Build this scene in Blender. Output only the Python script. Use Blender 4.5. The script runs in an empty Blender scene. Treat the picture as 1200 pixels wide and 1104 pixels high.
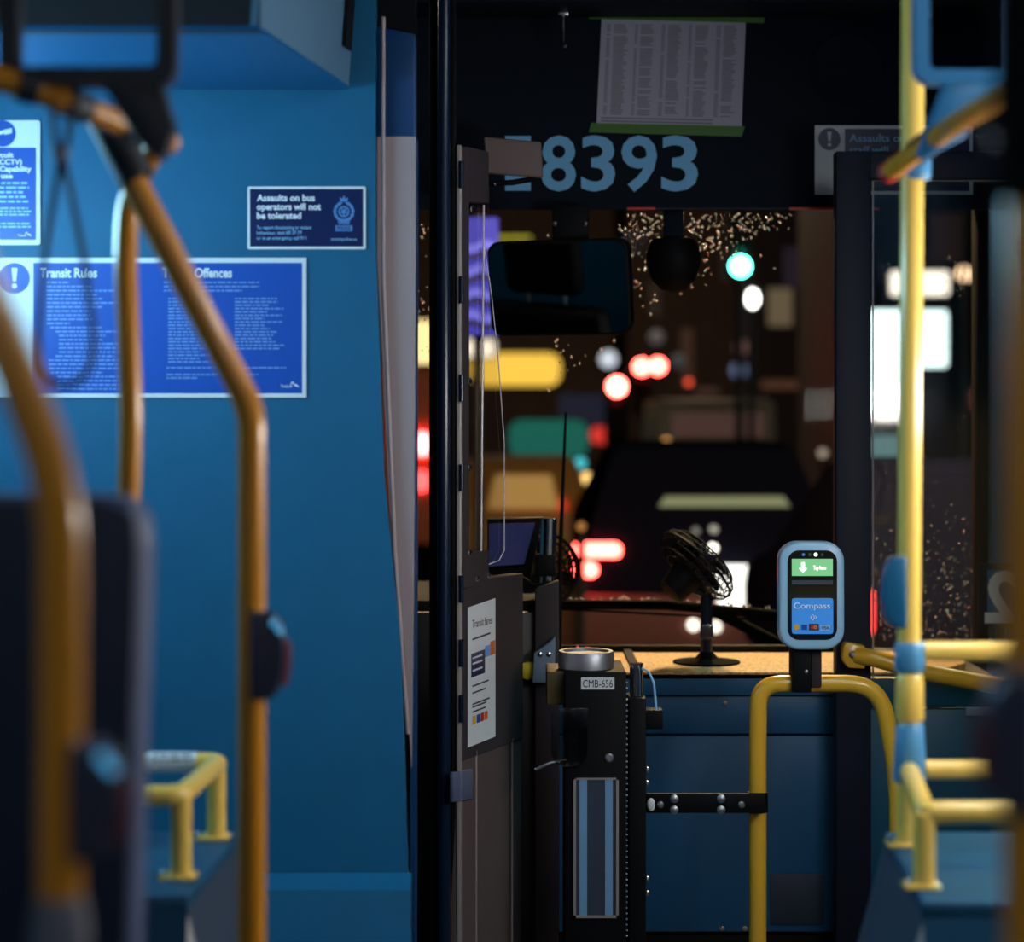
import bpy, bmesh, math, random
from mathutils import Vector, Matrix

random.seed(7)
C = bpy.context.scene.collection
F = 2400.0          # focal length in pixels of the 1200 px wide frame
CZ = 1.4            # eye height above the bus floor
HY = 480.0          # horizon row

def X(px, Y): return (px - 600.0) / F * Y
def Z(py, Y): return CZ + (HY - py) / F * Y
def at(px, py, Y): return Vector((X(px, Y), Y, Z(py, Y)))
def L(n, Y): return n / F * Y

# ------------------------------------------------------------------ materials
def lin(c): return c / 12.92 if c <= 0.04045 else ((c + 0.055) / 1.055) ** 2.4
def rgb(r, g, b): return (lin(r / 255), lin(g / 255), lin(b / 255), 1)

def mat(name, col, rough=0.5, metal=0.0, spec=0.5, coat=0.0, noise=0.0, nscale=40, bump=0.0, bscale=200):
    m = bpy.data.materials.new(name); m.use_nodes = True
    nt = m.node_tree; b = nt.nodes['Principled BSDF']
    b.inputs['Base Color'].default_value = col
    b.inputs['Roughness'].default_value = rough
    b.inputs['Metallic'].default_value = metal
    b.inputs['Specular IOR Level'].default_value = spec
    b.inputs['Coat Weight'].default_value = coat
    b.inputs['Coat Roughness'].default_value = 0.12
    if noise or bump:
        tc = nt.nodes.new('ShaderNodeTexCoord')
    if noise:
        n = nt.nodes.new('ShaderNodeTexNoise'); n.inputs['Scale'].default_value = nscale
        n.inputs['Detail'].default_value = 6
        nt.links.new(tc.outputs['Object'], n.inputs['Vector'])
        r = nt.nodes.new('ShaderNodeValToRGB')
        r.color_ramp.elements[0].position = 0.3; r.color_ramp.elements[1].position = 0.75
        r.color_ramp.elements[0].color = tuple(v * (1 - noise) for v in col[:3]) + (1,)
        r.color_ramp.elements[1].color = tuple(min(1, v * (1 + noise)) for v in col[:3]) + (1,)
        nt.links.new(n.outputs['Fac'], r.inputs['Fac'])
        nt.links.new(r.outputs['Color'], b.inputs['Base Color'])
    if bump:
        n2 = nt.nodes.new('ShaderNodeTexNoise'); n2.inputs['Scale'].default_value = bscale
        nt.links.new(tc.outputs['Object'], n2.inputs['Vector'])
        bp = nt.nodes.new('ShaderNodeBump'); bp.inputs['Strength'].default_value = bump
        bp.inputs['Distance'].default_value = 0.002
        nt.links.new(n2.outputs['Fac'], bp.inputs['Height'])
        nt.links.new(bp.outputs['Normal'], b.inputs['Normal'])
    return m

def emit(name, col, s):
    m = bpy.data.materials.new(name); m.use_nodes = True
    nt = m.node_tree; b = nt.nodes['Principled BSDF']
    b.inputs['Base Color'].default_value = (0.02, 0.02, 0.02, 1)
    b.inputs['Emission Color'].default_value = col
    b.inputs['Emission Strength'].default_value = s
    return m

def glass(name, tint=(1, 1, 1, 1), refl=0.05, rough=0.02, dirt=0.0):
    m = bpy.data.materials.new(name); m.use_nodes = True
    nt = m.node_tree; nt.nodes.clear()
    o = nt.nodes.new('ShaderNodeOutputMaterial')
    t = nt.nodes.new('ShaderNodeBsdfTransparent'); t.inputs['Color'].default_value = tint
    g = nt.nodes.new('ShaderNodeBsdfGlossy'); g.inputs['Roughness'].default_value = rough
    mx = nt.nodes.new('ShaderNodeMixShader')
    lw = nt.nodes.new('ShaderNodeLayerWeight'); lw.inputs['Blend'].default_value = 0.25
    mm = nt.nodes.new('ShaderNodeMath'); mm.operation = 'MULTIPLY_ADD'
    mm.inputs[1].default_value = 0.6; mm.inputs[2].default_value = refl
    nt.links.new(lw.outputs['Fresnel'], mm.inputs[0])
    mm.inputs[1].default_value = refl * 4
    nt.links.new(mm.outputs[0], mx.inputs['Fac'])
    nt.links.new(t.outputs[0], mx.inputs[1]); nt.links.new(g.outputs[0], mx.inputs[2])
    last = mx
    if dirt:
        d = nt.nodes.new('ShaderNodeBsdfTranslucent'); d.inputs['Color'].default_value = (0.8, 0.8, 0.8, 1)
        m2 = nt.nodes.new('ShaderNodeMixShader'); m2.inputs['Fac'].default_value = dirt
        nt.links.new(mx.outputs[0], m2.inputs[1]); nt.links.new(d.outputs[0], m2.inputs[2]); last = m2
    nt.links.new(last.outputs[0], o.inputs['Surface'])
    return m

M = {}
M['blue_wall'] = mat('blue_wall_laminate', rgb(2, 94, 136), 0.55, noise=0.06, nscale=9, bump=0.08, bscale=700)
M['grey_trim'] = mat('grey_trim', rgb(166, 152, 156), 0.45, bump=0.1, bscale=500)
M['dark_blue_plastic'] = mat('dark_blue_plastic', rgb(14, 60, 108), 0.4)
M['post_navy'] = mat('post_navy', rgb(8, 26, 52), .25)
M['black'] = mat('black_plastic', rgb(11, 12, 16), 0.6, spec=.15)
M['black_gloss'] = mat('black_gloss', rgb(14, 14, 17), 0.15, coat=0.5)
M['header'] = mat('header_panel', rgb(14, 26, 40), 0.7, spec=.12, bump=0.1, bscale=900)
M['ceiling'] = mat('ceiling_panel', rgb(60, 66, 74), 0.6)
M['floor'] = mat('floor_vinyl', rgb(60, 64, 70), 0.6, noise=0.4, nscale=300)
M['box_blue'] = mat('wheel_box_blue', rgb(5, 72, 106), 0.6, noise=0.1, nscale=20)
M['box_side'] = mat('wheel_box_side', rgb(52, 66, 86), 0.5)
M['box_bevel'] = mat('wheel_box_bevel', rgb(196, 198, 198), 0.5)
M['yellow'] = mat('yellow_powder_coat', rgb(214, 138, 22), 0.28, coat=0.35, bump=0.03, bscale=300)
M['yellow_half_lit'] = mat('yellow_powder_coat_half_lit', rgb(240, 186, 56), 0.28, coat=0.35, bump=0.03, bscale=300)  # same paint, lightened for the light on loop rail and handle
M['yellow_lit'] = mat('yellow_powder_coat_lit', rgb(246, 206, 98), 0.28, coat=0.35, bump=0.03, bscale=300)  # same paint again, paler where the rails are brightly lit
M['fit_blue'] = mat('light_blue_fitting', rgb(80, 148, 194), 0.35, coat=0.2)
M['btn_blue'] = mat('button_blue', rgb(20, 92, 134), 0.35, coat=0.2)
M['btn_dark'] = mat('button_dark', rgb(60, 60, 74), 0.12, coat=0.6)
M['btn_red'] = mat('button_red', rgb(120, 30, 30), 0.3)
M['grey_metal'] = mat('grey_metal', rgb(120, 118, 126), 0.45, metal=0.3)
M['bracket_dark'] = mat('bracket_dark', rgb(36, 40, 48), 0.5)
M['bracket_lit'] = mat('bracket_lit', rgb(34, 116, 168), 0.4)  # hanger plastic coloured blue for the light falling on it
M['chrome'] = mat('chrome', rgb(205, 208, 214), 0.16, metal=1.0)
M['steel'] = mat('brushed_steel', rgb(170, 174, 182), 0.42, metal=0.9)
M['alu'] = mat('aluminium', rgb(178, 170, 168), 0.4, metal=0.4)
M['seat'] = mat('seat_navy', rgb(24, 34, 58), 0.6, bump=0.1)
M['seat_edge'] = mat('seat_edge_grey', rgb(86, 96, 128), 0.45)
M['ac_white'] = mat('cabinet_face', rgb(84, 122, 152), 0.4)
M['ac_blue'] = mat('cabinet_underside', rgb(4, 88, 140), 0.5)
M['sign_white'] = mat('sign_white', rgb(226, 234, 240), 0.35)
M['sign_blue'] = mat('sign_royal_blue', rgb(26, 82, 180), 0.35)
M['sign_navy'] = mat('sign_navy', rgb(20, 34, 84), 0.35)
M['sign_text'] = mat('sign_text_white', rgb(236, 242, 250), 0.4)
M['sign_pale'] = mat('sign_text_pale_blue', rgb(120, 160, 226), 0.4)
M['crest'] = mat('crest_blue', rgb(88, 140, 204), 0.4)
M['decal'] = mat('decal_blue_grey', rgb(150, 205, 250), 0.5)
M['number_blue'] = mat('number_blue', rgb(120, 200, 255), 0.5)
M['print_grey'] = mat('print_grey', rgb(128, 124, 140), .7)
M['paper'] = mat('paper', rgb(182, 184, 204), 0.8)
M['ink'] = mat('ink', rgb(52, 48, 62), 0.7)
M['tape'] = mat('green_tape', rgb(70, 122, 38), 0.5)
M['brown_panel'] = mat('barrier_panel', rgb(94, 80, 80), 0.6, spec=.2, bump=0.1, bscale=900)
M['barrier_dark'] = mat('barrier_dark', rgb(58, 52, 56), 0.6, spec=.2)
M['visor'] = mat('visor_vinyl', rgb(124, 108, 106), 0.6, bump=0.2, bscale=600)
M['dash_tan'] = mat('dash_top_grained_vinyl', rgb(214, 172, 112), 0.6, noise=0.5, nscale=150, bump=0.6, bscale=420)
M['dash_brown'] = mat('dash_brown', rgb(36, 29, 22), .8, spec=.2)
M['dash_front'] = mat('dash_front_blue', rgb(34, 98, 146), 0.45)
M['dash_dark'] = mat('dash_dark', rgb(40, 38, 40), 0.5)
M['door_frame'] = mat('door_frame', rgb(22, 32, 50), 0.55, spec=.3)
M['door_teal'] = mat('door_teal', rgb(16, 84, 112), 0.4)
M['reader_rim'] = mat('reader_casing', rgb(164, 212, 244), 0.3, coat=0.3)
M['reader_label'] = mat('reader_label', rgb(64, 160, 240), 0.3)
M['brand_lit'] = emit('brand_lit', rgb(40, 132, 220), .8)
M['screen_green'] = emit('screen_green', rgb(120, 205, 140), 0.95)
M['screen_blue'] = emit('screen_blue', rgb(26, 34, 92), 0.4)
M['led_white'] = emit('led_white', rgb(255, 250, 230), 2.5)
M['led_blue'] = emit('led_blue', rgb(70, 110, 200), 0.8)
M['glint_cyan'] = emit('glint_cyan', rgb(80, 180, 240), .75)
M['led_off'] = mat('led_off', rgb(40, 90, 70), 0.3)
M['orange'] = mat('print_orange', rgb(222, 110, 40), 0.5)
M['red_print'] = mat('print_red', rgb(190, 40, 40), 0.5)
M['gold_print'] = mat('print_gold', rgb(220, 180, 50), 0.5)
M['olive'] = mat('olive_plastic', rgb(78, 66, 34), 0.5)
M['smoke'] = glass('smoked_guard', (0.55, 0.52, 0.5, 1), 0.05, 0.15)
M['knob_yellow'] = mat('knob_yellow', rgb(206, 190, 40), 0.35)
M['bracket_grey'] = mat('bracket_grey', rgb(120, 142, 168), 0.45, metal=0.2)
M['strip_blue'] = mat('strip_blue', rgb(118, 168, 216), 0.4)
M['rubber'] = mat('rubber', rgb(10, 10, 11), 0.95, spec=.1)
M['red_reflection'] = mat('red_reflection', rgb(225, 8, 30), 0.35)  # red paint standing in for reflected brake lights
M['mirror'] = mat('mirror_glass', (0.6, 0.6, 0.62, 1), 0.03, metal=1.0)
M['glass'] = glass('windscreen_glass', (0.95, 0.97, 0.97, 1), 0.0015, 0.03)
M['door_glass'] = glass('door_glass', (0.93, 0.95, 0.95, 1), 0.03, 0.05, 0.004)
M['plexi'] = glass('plexiglass', (0.93, 0.93, 0.95, 1), 0.018, 0.03)
M['plexi_edge'] = mat('plexi_edge', rgb(232, 222, 226), 0.3)
M['strap'] = mat('strap_cord', rgb(18, 34, 52), 0.6)
# street
M['asphalt'] = mat('wet_asphalt', rgb(34, 32, 32), 0.3, noise=0.4, nscale=4)
M['facade'] = mat('brick_facade', rgb(66, 50, 44), 0.8, noise=0.3, nscale=3)
M['facade_dark'] = mat('dark_facade', rgb(36, 30, 32), 0.8)
M['car_dark'] = mat('car_paint_dark', rgb(24, 22, 36), 0.9, spec=0.0)
M['car_red'] = mat('truck_paint_rust', rgb(200, 96, 54), 0.5)
M['van_pale'] = mat('van_paint_pale', rgb(196, 186, 170), 0.4)
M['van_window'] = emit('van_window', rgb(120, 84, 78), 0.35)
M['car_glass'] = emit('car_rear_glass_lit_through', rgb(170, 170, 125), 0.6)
M['pole_dark'] = mat('street_pole', rgb(40, 40, 42), 0.5)
M['plate'] = emit('lit_plate', rgb(255, 250, 240), 2.2)

# ------------------------------------------------------------------ mesh helpers
class MB:
    def __init__(self): self.bm = bmesh.new()
    def box(self, a, b, bev=0.0, seg=2, mtx=None):
        a = Vector(a); b = Vector(b)
        t = bmesh.new(); bmesh.ops.create_cube(t, size=1)
        c = (a + b) / 2; s = b - a
        for v in t.verts: v.co = Vector((v.co.x * s.x + c.x, v.co.y * s.y + c.y, v.co.z * s.z + c.z))
        if bev: bmesh.ops.bevel(t, geom=t.edges[:], offset=bev, segments=seg, affect='EDGES', profile=0.5)
        self._join(t, mtx); return self
    def _join(self, t, mtx=None):
        if mtx is not None: bmesh.ops.transform(t, matrix=mtx, verts=t.verts[:])
        bmesh.ops.recalc_face_normals(t, faces=t.faces[:])
        me = bpy.data.meshes.new('tmp'); t.to_mesh(me); t.free()
        self.bm.from_mesh(me); bpy.data.meshes.remove(me)
    def prism(self, pts, vec, bev=0.0, seg=2):
        """polygon of 3-D points extruded along vec"""
        t = bmesh.new(); vec = Vector(vec)
        f = t.faces.new([t.verts.new(Vector(p)) for p in pts])
        r = bmesh.ops.extrude_face_region(t, geom=[f])
        for e in r['geom']:
            if isinstance(e, bmesh.types.BMVert): e.co += vec
        if bev:
            bmesh.ops.recalc_face_normals(t, faces=t.faces[:])
            bmesh.ops.bevel(t, geom=t.edges[:], offset=bev, segments=seg, affect='EDGES', profile=0.5)
        self._join(t); return self
    def poly(self, pts):
        self.bm.faces.new([self.bm.verts.new(Vector(p)) for p in pts]); return self
    def tube(self, pts, r, n=16, fillet=0.0, closed=False, cap=True):
        pts = [Vector(p) for p in pts]
        if fillet:
            out = [pts[0]]
            for i in range(1, len(pts) - 1):
                p, a, b = pts[i], pts[i - 1], pts[i + 1]
                d = min(fillet, (a - p).length * .45, (b - p).length * .45)
                p0 = p + (a - p).normalized() * d; p1 = p + (b - p).normalized() * d
                for k in range(9):
                    u = k / 8
                    out.append(p0 * (1 - u) ** 2 + p * 2 * u * (1 - u) + p1 * u * u)
            out.append(pts[-1]); pts = out
        bm = self.bm; rings = []; N = len(pts)
        rr = r if isinstance(r, (list, tuple)) else [r] * N
        nrm = None
        for i, p in enumerate(pts):
            if closed: tg = (pts[(i + 1) % N] - pts[i - 1]).normalized()
            elif i == 0: tg = (pts[1] - p).normalized()
            elif i == N - 1: tg = (p - pts[-2]).normalized()
            else: tg = (pts[i + 1] - pts[i - 1]).normalized()
            if nrm is None:
                up = Vector((0, 0, 1)) if abs(tg.z) < 0.9 else Vector((0, 1, 0))
                nrm = tg.cross(up).normalized()
            nrm = (nrm - tg * nrm.dot(tg)).normalized()
            bn = tg.cross(nrm)
            rings.append([bm.verts.new(p + (nrm * math.cos(2 * math.pi * k / n) + bn * math.sin(2 * math.pi * k / n)) * rr[i]) for k in range(n)])
        for i in range(N if closed else N - 1):
            A, B = rings[i], rings[(i + 1) % N]
            for k in range(n):
                bm.faces.new((A[k], A[(k + 1) % n], B[(k + 1) % n], B[k]))
        if cap and not closed:
            bm.faces.new(rings[0][::-1]); bm.faces.new(rings[-1])
        return self
    def lathe(self, prof, o, axis=(0, 0, 1), n=32):
        """profile [(r, h)] turned about axis through o"""
        bm = self.bm; o = Vector(o); ax = Vector(axis).normalized()
        u = ax.orthogonal().normalized(); v = ax.cross(u); rings = []
        for r, h in prof:
            rings.append([bm.verts.new(o + ax * h + (u * math.cos(2 * math.pi * k / n) + v * math.sin(2 * math.pi * k / n)) * max(r, 1e-5)) for k in range(n)])
        for A, B in zip(rings, rings[1:]):
            for k in range(n): bm.faces.new((A[k], A[(k + 1) % n], B[(k + 1) % n], B[k]))
        bm.faces.new(rings[0][::-1]); bm.faces.new(rings[-1]); return self
    def cyl(self, a, b, r, n=24):
        a = Vector(a); b = Vector(b); d = (b - a); h = d.length; c = min(r, h) * 0.12
        return self.lathe([(r - c, 0), (r, c), (r, h - c), (r - c, h)], a, d, n)
    def ball(self, c, r, s=(1, 1, 1), u=24, v=14):
        t = bmesh.new(); bmesh.ops.create_uvsphere(t, u_segments=u, v_segments=v, radius=r)
        for w in t.verts: w.co = Vector((w.co.x * s[0], w.co.y * s[1], w.co.z * s[2])) + Vector(c)
        self._join(t); return self
    def build(self, name, m, parent=None, smooth=True, recalc=True):
        bm = self.bm
        if recalc: bmesh.ops.recalc_face_normals(bm, faces=bm.faces[:])
        me = bpy.data.meshes.new(name)
        if parent is not None:
            r = parent
            off = Vector((0, 0, 0))
            while r is not None: off += r.location; r = r.parent
            for v in bm.verts: v.co -= off
            loc = Vector((0, 0, 0))
        else:
            loc = Vector((0, 0, 0))
            if len(bm.verts):
                xs = [v.co.x for v in bm.verts]; ys = [v.co.y for v in bm.verts]; zs = [v.co.z for v in bm.verts]
                loc = Vector(((min(xs) + max(xs)) / 2, (min(ys) + max(ys)) / 2, min(zs)))
                for v in bm.verts: v.co -= loc
        bm.to_mesh(me); bm.free()
        me.materials.append(m if not isinstance(m, str) else M[m])
        if smooth:
            for p in me.polygons: p.use_smooth = True
            try: me.set_sharp_from_angle(angle=math.radians(38))
            except Exception: pass
        o = bpy.data.objects.new(name, me); C.objects.link(o); o.location = loc
        if parent is not None: o.parent = parent
        return o

def tag(o, label, cat, group=None, kind=None):
    o['label'] = label; o['category'] = cat
    if group: o['group'] = group
    if kind: o['kind'] = kind
    return o
def thing(name, label, cat, loc, group=None):
    o = bpy.data.objects.new(name, None); o.empty_display_size = 0.05
    C.objects.link(o); o.location = Vector(loc); return tag(o, label, cat, group)
def structure(o, label=None, cat=None):
    o['kind'] = 'structure'
    if label: o['label'] = label
    if cat: o['category'] = cat
    return o
def sempty(name, loc, label=None, cat=None):
    o = bpy.data.objects.new(name, None); C.objects.link(o); o.location = Vector(loc); return structure(o, label, cat)
def relabel(o, s): o['label'] = s; return o

# rounded rectangle in the plane (U, V), list of points
def rrect(o, U, V, w, h, r, n=6):
    o = Vector(o); U = Vector(U); V = Vector(V); pts = []
    for cx, cy, a0 in ((w / 2 - r, h / 2 - r, 0), (-w / 2 + r, h / 2 - r, 90), (-w / 2 + r, -h / 2 + r, 180), (w / 2 - r, -h / 2 + r, 270)):
        for k in range(n + 1):
            a = math.radians(a0 + 90 * k / n)
            pts.append(o + U * (cx + r * math.cos(a)) + V * (cy + r * math.sin(a)))
    return pts
UX, UZ = Vector((1, 0, 0)), Vector((0, 0, 1))
BACK = Vector((0, 1, 0))

def prect(x0, y0, x1, y1, Y, r_px=0):
    """facing rectangle given by its corners in the frame at depth Y"""
    a = at(x0, y0, Y); b = at(x1, y1, Y)
    if r_px: return rrect((a + b) / 2, UX, UZ, b.x - a.x, a.z - b.z, L(r_px, Y))
    return [Vector((a.x, Y, b.z)), Vector((b.x, Y, b.z)), Vector((b.x, Y, a.z)), Vector((a.x, Y, a.z))]

# ------------------------------------------------------------------ lettering
def glyphs(s, bold):
    cu = bpy.data.curves.new('t', 'FONT'); cu.body = s; cu.size = 1; cu.resolution_u = 3
    cu.offset = bold; cu.extrude = 0.0
    ob = bpy.data.objects.new('t', cu); C.objects.link(ob)
    dg = bpy.context.evaluated_depsgraph_get()
    me = bpy.data.meshes.new_from_object(ob.evaluated_get(dg))
    bpy.data.objects.remove(ob); bpy.data.curves.remove(cu)
    vs = [v.co.copy() for v in me.vertices]; fs = [tuple(p.vertices) for p in me.polygons]
    bpy.data.meshes.remove(me)
    return vs, fs
_h, _ = glyphs('H', 0); CAP = max(v.y for v in _h) - min(v.y for v in _h)

def letters(mb, s, o, U, V, N, cap, width=None, bold=0.02, lift=0.0006):
    """add one line of lettering; o is the left end of the baseline, cap the capital height"""
    vs, fs = glyphs(s, bold)
    if not vs: return mb
    x0 = min(v.x for v in vs); x1 = max(v.x for v in vs)
    k = cap / CAP; kx = k if width is None else width / (x1 - x0)
    w = [mb.bm.verts.new(Vector(o) + Vector(U) * ((v.x - x0) * kx) + Vector(V) * (v.y * k) + Vector(N) * lift) for v in vs]
    for f in fs:
        try: mb.bm.faces.new([w[i] for i in f])
        except ValueError: pass
    return mb
def ptext(mb, s, px, py, cap, Y, wpx=None, bold=0.02, lift=0.0006):
    return letters(mb, s, at(px, py, Y), UX, UZ, (0, -1, 0), L(cap, Y), None if wpx is None else L(wpx, Y), bold, lift)
def words(mb, x0, x1, y, h, Y, lift=0.0006, fill=1.0):
    """a line of print too small to read: word-long dashes"""
    x = x0; end = x0 + (x1 - x0) * fill
    while x < end:
        w = min(random.uniform(h * 1.6, h * 5.5), end - x)
        p = prect(x, y - h / 2, x + w, y + h / 2, Y - lift)
        mb.poly(p); x += w + h * 0.8
    return mb

# ================================================================== THE BUS SHELL
FL = 0.0; CEIL = 2.43; WX = 1.27; YF = 5.5; YR = -4.5
structure(MB().box((-WX, YR, -0.06), (WX, YF, 0)).build('floor', 'floor'))
structure(MB().box((-WX, YR, CEIL), (WX, YF, CEIL + 0.05)).build('ceiling', 'ceiling'))
structure(MB().box((-WX - 0.06, YR, -0.06), (-WX, YF, CEIL + 0.05)).build('wall_left', 'blue_wall'))
wr = MB(); wr.box((WX, YR, -0.06), (WX + 0.06, 3.9, CEIL + 0.05))
wr.box((WX, 3.9, 2.2), (WX + 0.06, 5.0, CEIL + 0.05)); wr.box((WX, 5.0, -0.06), (WX + 0.06, 5.1, CEIL + 0.05))
wr.box((WX, 5.1, -0.06), (WX + 0.06, YF, 0.74)); wr.box((WX, 5.1, 1.95), (WX + 0.06, YF, CEIL + 0.05))
wr.box((WX, 5.42, 0.74), (WX + 0.06, YF, 1.95))
structure(wr.build('wall_right', 'blue_wall', smooth=False))
structure(MB().box((-WX, YR - 0.06, -0.06), (WX, YR, CEIL + 0.05)).build('wall_back', 'blue_wall'))

# blue partition behind the driver
YP = 3.9
pw = MB()
pts = [at(470, 1104 + 130, YP), at(480, 1104, YP), at(470, 760, YP), at(450, 560, YP), at(440, 290, YP), at(440, 0, YP)]
poly = [Vector((-WX, YP, 0.0)), Vector((X(482, YP), YP, 0.0))] + pts[1:]
poly[-1] = Vector((X(440, YP), YP, CEIL)); poly.append(Vector((-WX, YP, CEIL)))
pw.prism(poly, (0, 0.04, 0))
part = structure(pw.build('wall_partition', 'blue_wall', smooth=False), 'blue laminate partition wall behind the driver seat', 'wall')
# kick panel: sloping foot of the partition
kp = MB()
z0 = Z(1022, 3.9)
kp.prism([(-WX, 3.895, z0), (-WX, 3.895, 0), (-WX, 3.74, 0), (-WX, 3.84, z0 - 0.02)], (X(481, 3.85) + WX, 0, 0))
structure(kp.build('baseboard_partition', 'blue_wall', smooth=False))
# grey tapering edge post of the partition
tr = sempty('trim_1', (X(465, YP), YP, 0), 'grey tapering edge post on right end of the blue partition', 'trim')
tp = [at(442, 160, 3.93), at(442, 300, 3.93), at(457, 600, 3.93), at(474, 760, 3.93), at(482, 900, 3.93), at(484, 760, 3.93), at(486, 500, 3.93), at(487, 160, 3.93)]
MB().prism(tp, (0, 0.06, 0)).build('edge_panel', 'grey_trim', tr, smooth=False)
MB().prism([at(441, 160, 3.93), at(487, 160, 3.93), at(487, 40, 3.93), at(441, 30, 3.93)], (0, 0.05, 0), 0.004).build('upper_cap', 'dark_blue_plastic', tr)
MB().prism([at(441, 30, 3.94), at(487, 40, 3.94), Vector((X(487, 3.94), 3.94, CEIL)), Vector((X(441, 3.94), 3.94, CEIL))], (0, 0.05, 0)).build('ceiling_piece', 'black', tr)
MB().tube([at(449, 20, 3.915), at(449, 330, 3.915), at(462, 640, 3.915), at(478, 860, 3.915)], 0.004, 10).build('bead', 'grey_trim', tr)
MB().prism([at(482, 160, 3.95), at(488, 160, 3.95), at(486, 1300, 3.95), at(480, 1300, 3.95)], (0, 0.09, 0)).build('inner_return', 'dark_blue_plastic', tr, smooth=False)

# header over the windscreen
YH = 5.2; zhb = Z(246, YH)
hd = structure(MB().prism([(-WX, YH, zhb), (-WX, YF + .03, zhb + .042), (-WX, YF + .03, CEIL), (-WX, YH, CEIL)], (2 * WX, 0, 0), 0.004).build('wall_front', 'header'), 'dark header panel above the windscreen carrying the fleet number', 'header panel')
structure(MB().box((-WX, 5.0, CEIL - 0.035), (WX, YH, CEIL), 0.004).build('trim_2', 'header'))
structure(MB().box((X(735, YH), YH - 0.003, zhb + .0005), (X(768, YH), YH + 0.001, zhb + 0.006)).build('reflection_strip_3', 'red_reflection'))  # strip carrying the painted red reflection
structure(MB().box((X(925, YH), YH - 0.003, zhb + .0005), (X(1030, YH), YH + 0.001, zhb + 0.006)).build('reflection_strip_6', 'red_reflection'))
structure(MB().box((X(769, YH), YH - 0.003, zhb + .0015), (X(924, YH), YH + 0.001, zhb + 0.005)).build('trim_7', 'door_frame'))

# windscreen
wz0, wz1 = 0.755, zhb + 0.045
structure(MB().box((-WX, YF, wz0), (WX, YF + 0.008, wz1)).build('window_1', 'glass', smooth=False), 'big rain-spotted windscreen across the front of the bus', 'window')
structure(MB().box((-WX, YF - 0.03, 0), (WX, YF + 0.04, wz0)).build('wall_front_lower', 'dash_dark', smooth=False))
structure(MB().box((-WX, YF - 0.05, wz0), (-WX + 0.07, YF + 0.03, wz1), 0.005).build('trim_4', 'black'))
structure(MB().box((WX - 0.03, YF - 0.05, wz0), (WX, YF + 0.03, wz1), 0.005).build('trim_5', 'black'))

# ================================================================== LAMPS OF THE BUS AND ADDED FILL
def strip_light(label, a, b, w, mt, nrm, group=None):
    a = Vector(a); b = Vector(b); c = (a + b) / 2
    t = thing('light_strip', label, 'ceiling light', c, group)
    n = Vector(nrm).normalized(); d = (b - a).normalized(); s = d.cross(n).normalized()
    MB().prism([a + s * (w / 2 + 0.015), b + s * (w / 2 + 0.015), b - s * (w / 2 + 0.015), a - s * (w / 2 + 0.015)], -n * 0.03, 0.004).build('housing', 'grey_metal', t)
    MB().prism([a + s * w / 2 + n * 0.001, b + s * w / 2 + n * 0.001, b - s * w / 2 + n * 0.001, a - s * w / 2 + n * 0.001], n * 0.008).build('diffuser', mt, t, smooth=False)
    return t
M['lamp_cool'] = emit('lamp_cool', (0.36, 0.78, 1.0, 1), 34)
M['lamp_white'] = emit('lamp_white', (0.88, 0.95, 1.0, 1), 13)
M['lamp_side'] = emit('lamp_side', (1.0, .95, .88, 1), 30)
M['fill_rear'] = emit('fill_rear', (0.85, 0.93, 1.0, 1), 6.5)  # added fill behind the camera
strip_light('cool white light strip on the left side wall below the overhead cabinet', (-1.235, 2.75, 1.74), (-1.235, 3.7, 1.74), 0.14, M['lamp_cool'], (1, 0.1, -0.1))
strip_light('white light strip on the right of the ceiling above the aisle seats', (0.95, 1.6, 2.39), (0.95, 3.7, 2.39), 0.12, M['lamp_white'], (-0.35, 0, -1))
strip_light('white light strip on the right side wall above the wheel housing', (1.235, 2.2, 1.42), (1.235, 3.6, 1.42), .12, M['lamp_side'], (-1, 0, -.1))
strip_light('added cool fill strip out of view on the left of the rear ceiling', (-0.7, -2.6, 2.39), (-0.7, 0.6, 2.39), 0.14, M['fill_rear'], (0.2, 0.3, -1))
strip_light('added cool fill strip out of view on the right of the rear ceiling', (0.7, -2.6, 2.39), (0.7, 0.6, 2.39), 0.14, M['fill_rear'], (-0.2, 0.3, -1))

strip_light('small added fill light over the driver for the view in the mirror', (-.75, 4.2, 2.39), (-.75, 4.5, 2.39), .08, emit('mirror_fill', (1.0, .85, .7, 1), 20), (0, 0, -1))  # added to brighten what the mirror reflects
# ================================================================== CABINET TOP LEFT
cab = thing('overhead_cabinet', 'pale blue overhead cabinet under the ceiling at the top of the partition', 'cabinet', (-0.8, 3.5, 1.84))
zb = Z(36, 3.2)
b0 = [(-WX, 3.2, zb), (X(305, 3.2), 3.2, zb), (X(408, 3.86), 3.88, Z(105, 3.88)), (-WX, 3.88, Z(105, 3.88))]
mb = MB(); mb.prism([(p[0], p[1], p[2]) for p in b0], (0, 0, 0.008)); mb.build('underside', 'ac_blue', cab, smooth=False)
f = Vector(b0[1]); g = Vector(b0[2]); up = CEIL - 0.001
MB().prism([f + Vector((0, 0, .004)), g + Vector((0, 0, .004)), Vector((g.x + 0.03, g.y, up)), Vector((f.x + 0.03, f.y, up))], (-0.02, 0, 0), 0.004).build('side_panel', 'ac_white', cab)
MB().box((-WX, 3.2, zb), (f.x, 3.23, up)).build('front_panel', 'bracket_dark', cab)
def onside(u, v, lift=0.004):  # u along the side 0..1, v up from the bottom 0..1
    a = f.lerp(g, u); top = Vector((a.x + 0.03, a.y, up)); p = a.lerp(top, v); return p + Vector((lift, 0, 0))
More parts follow.
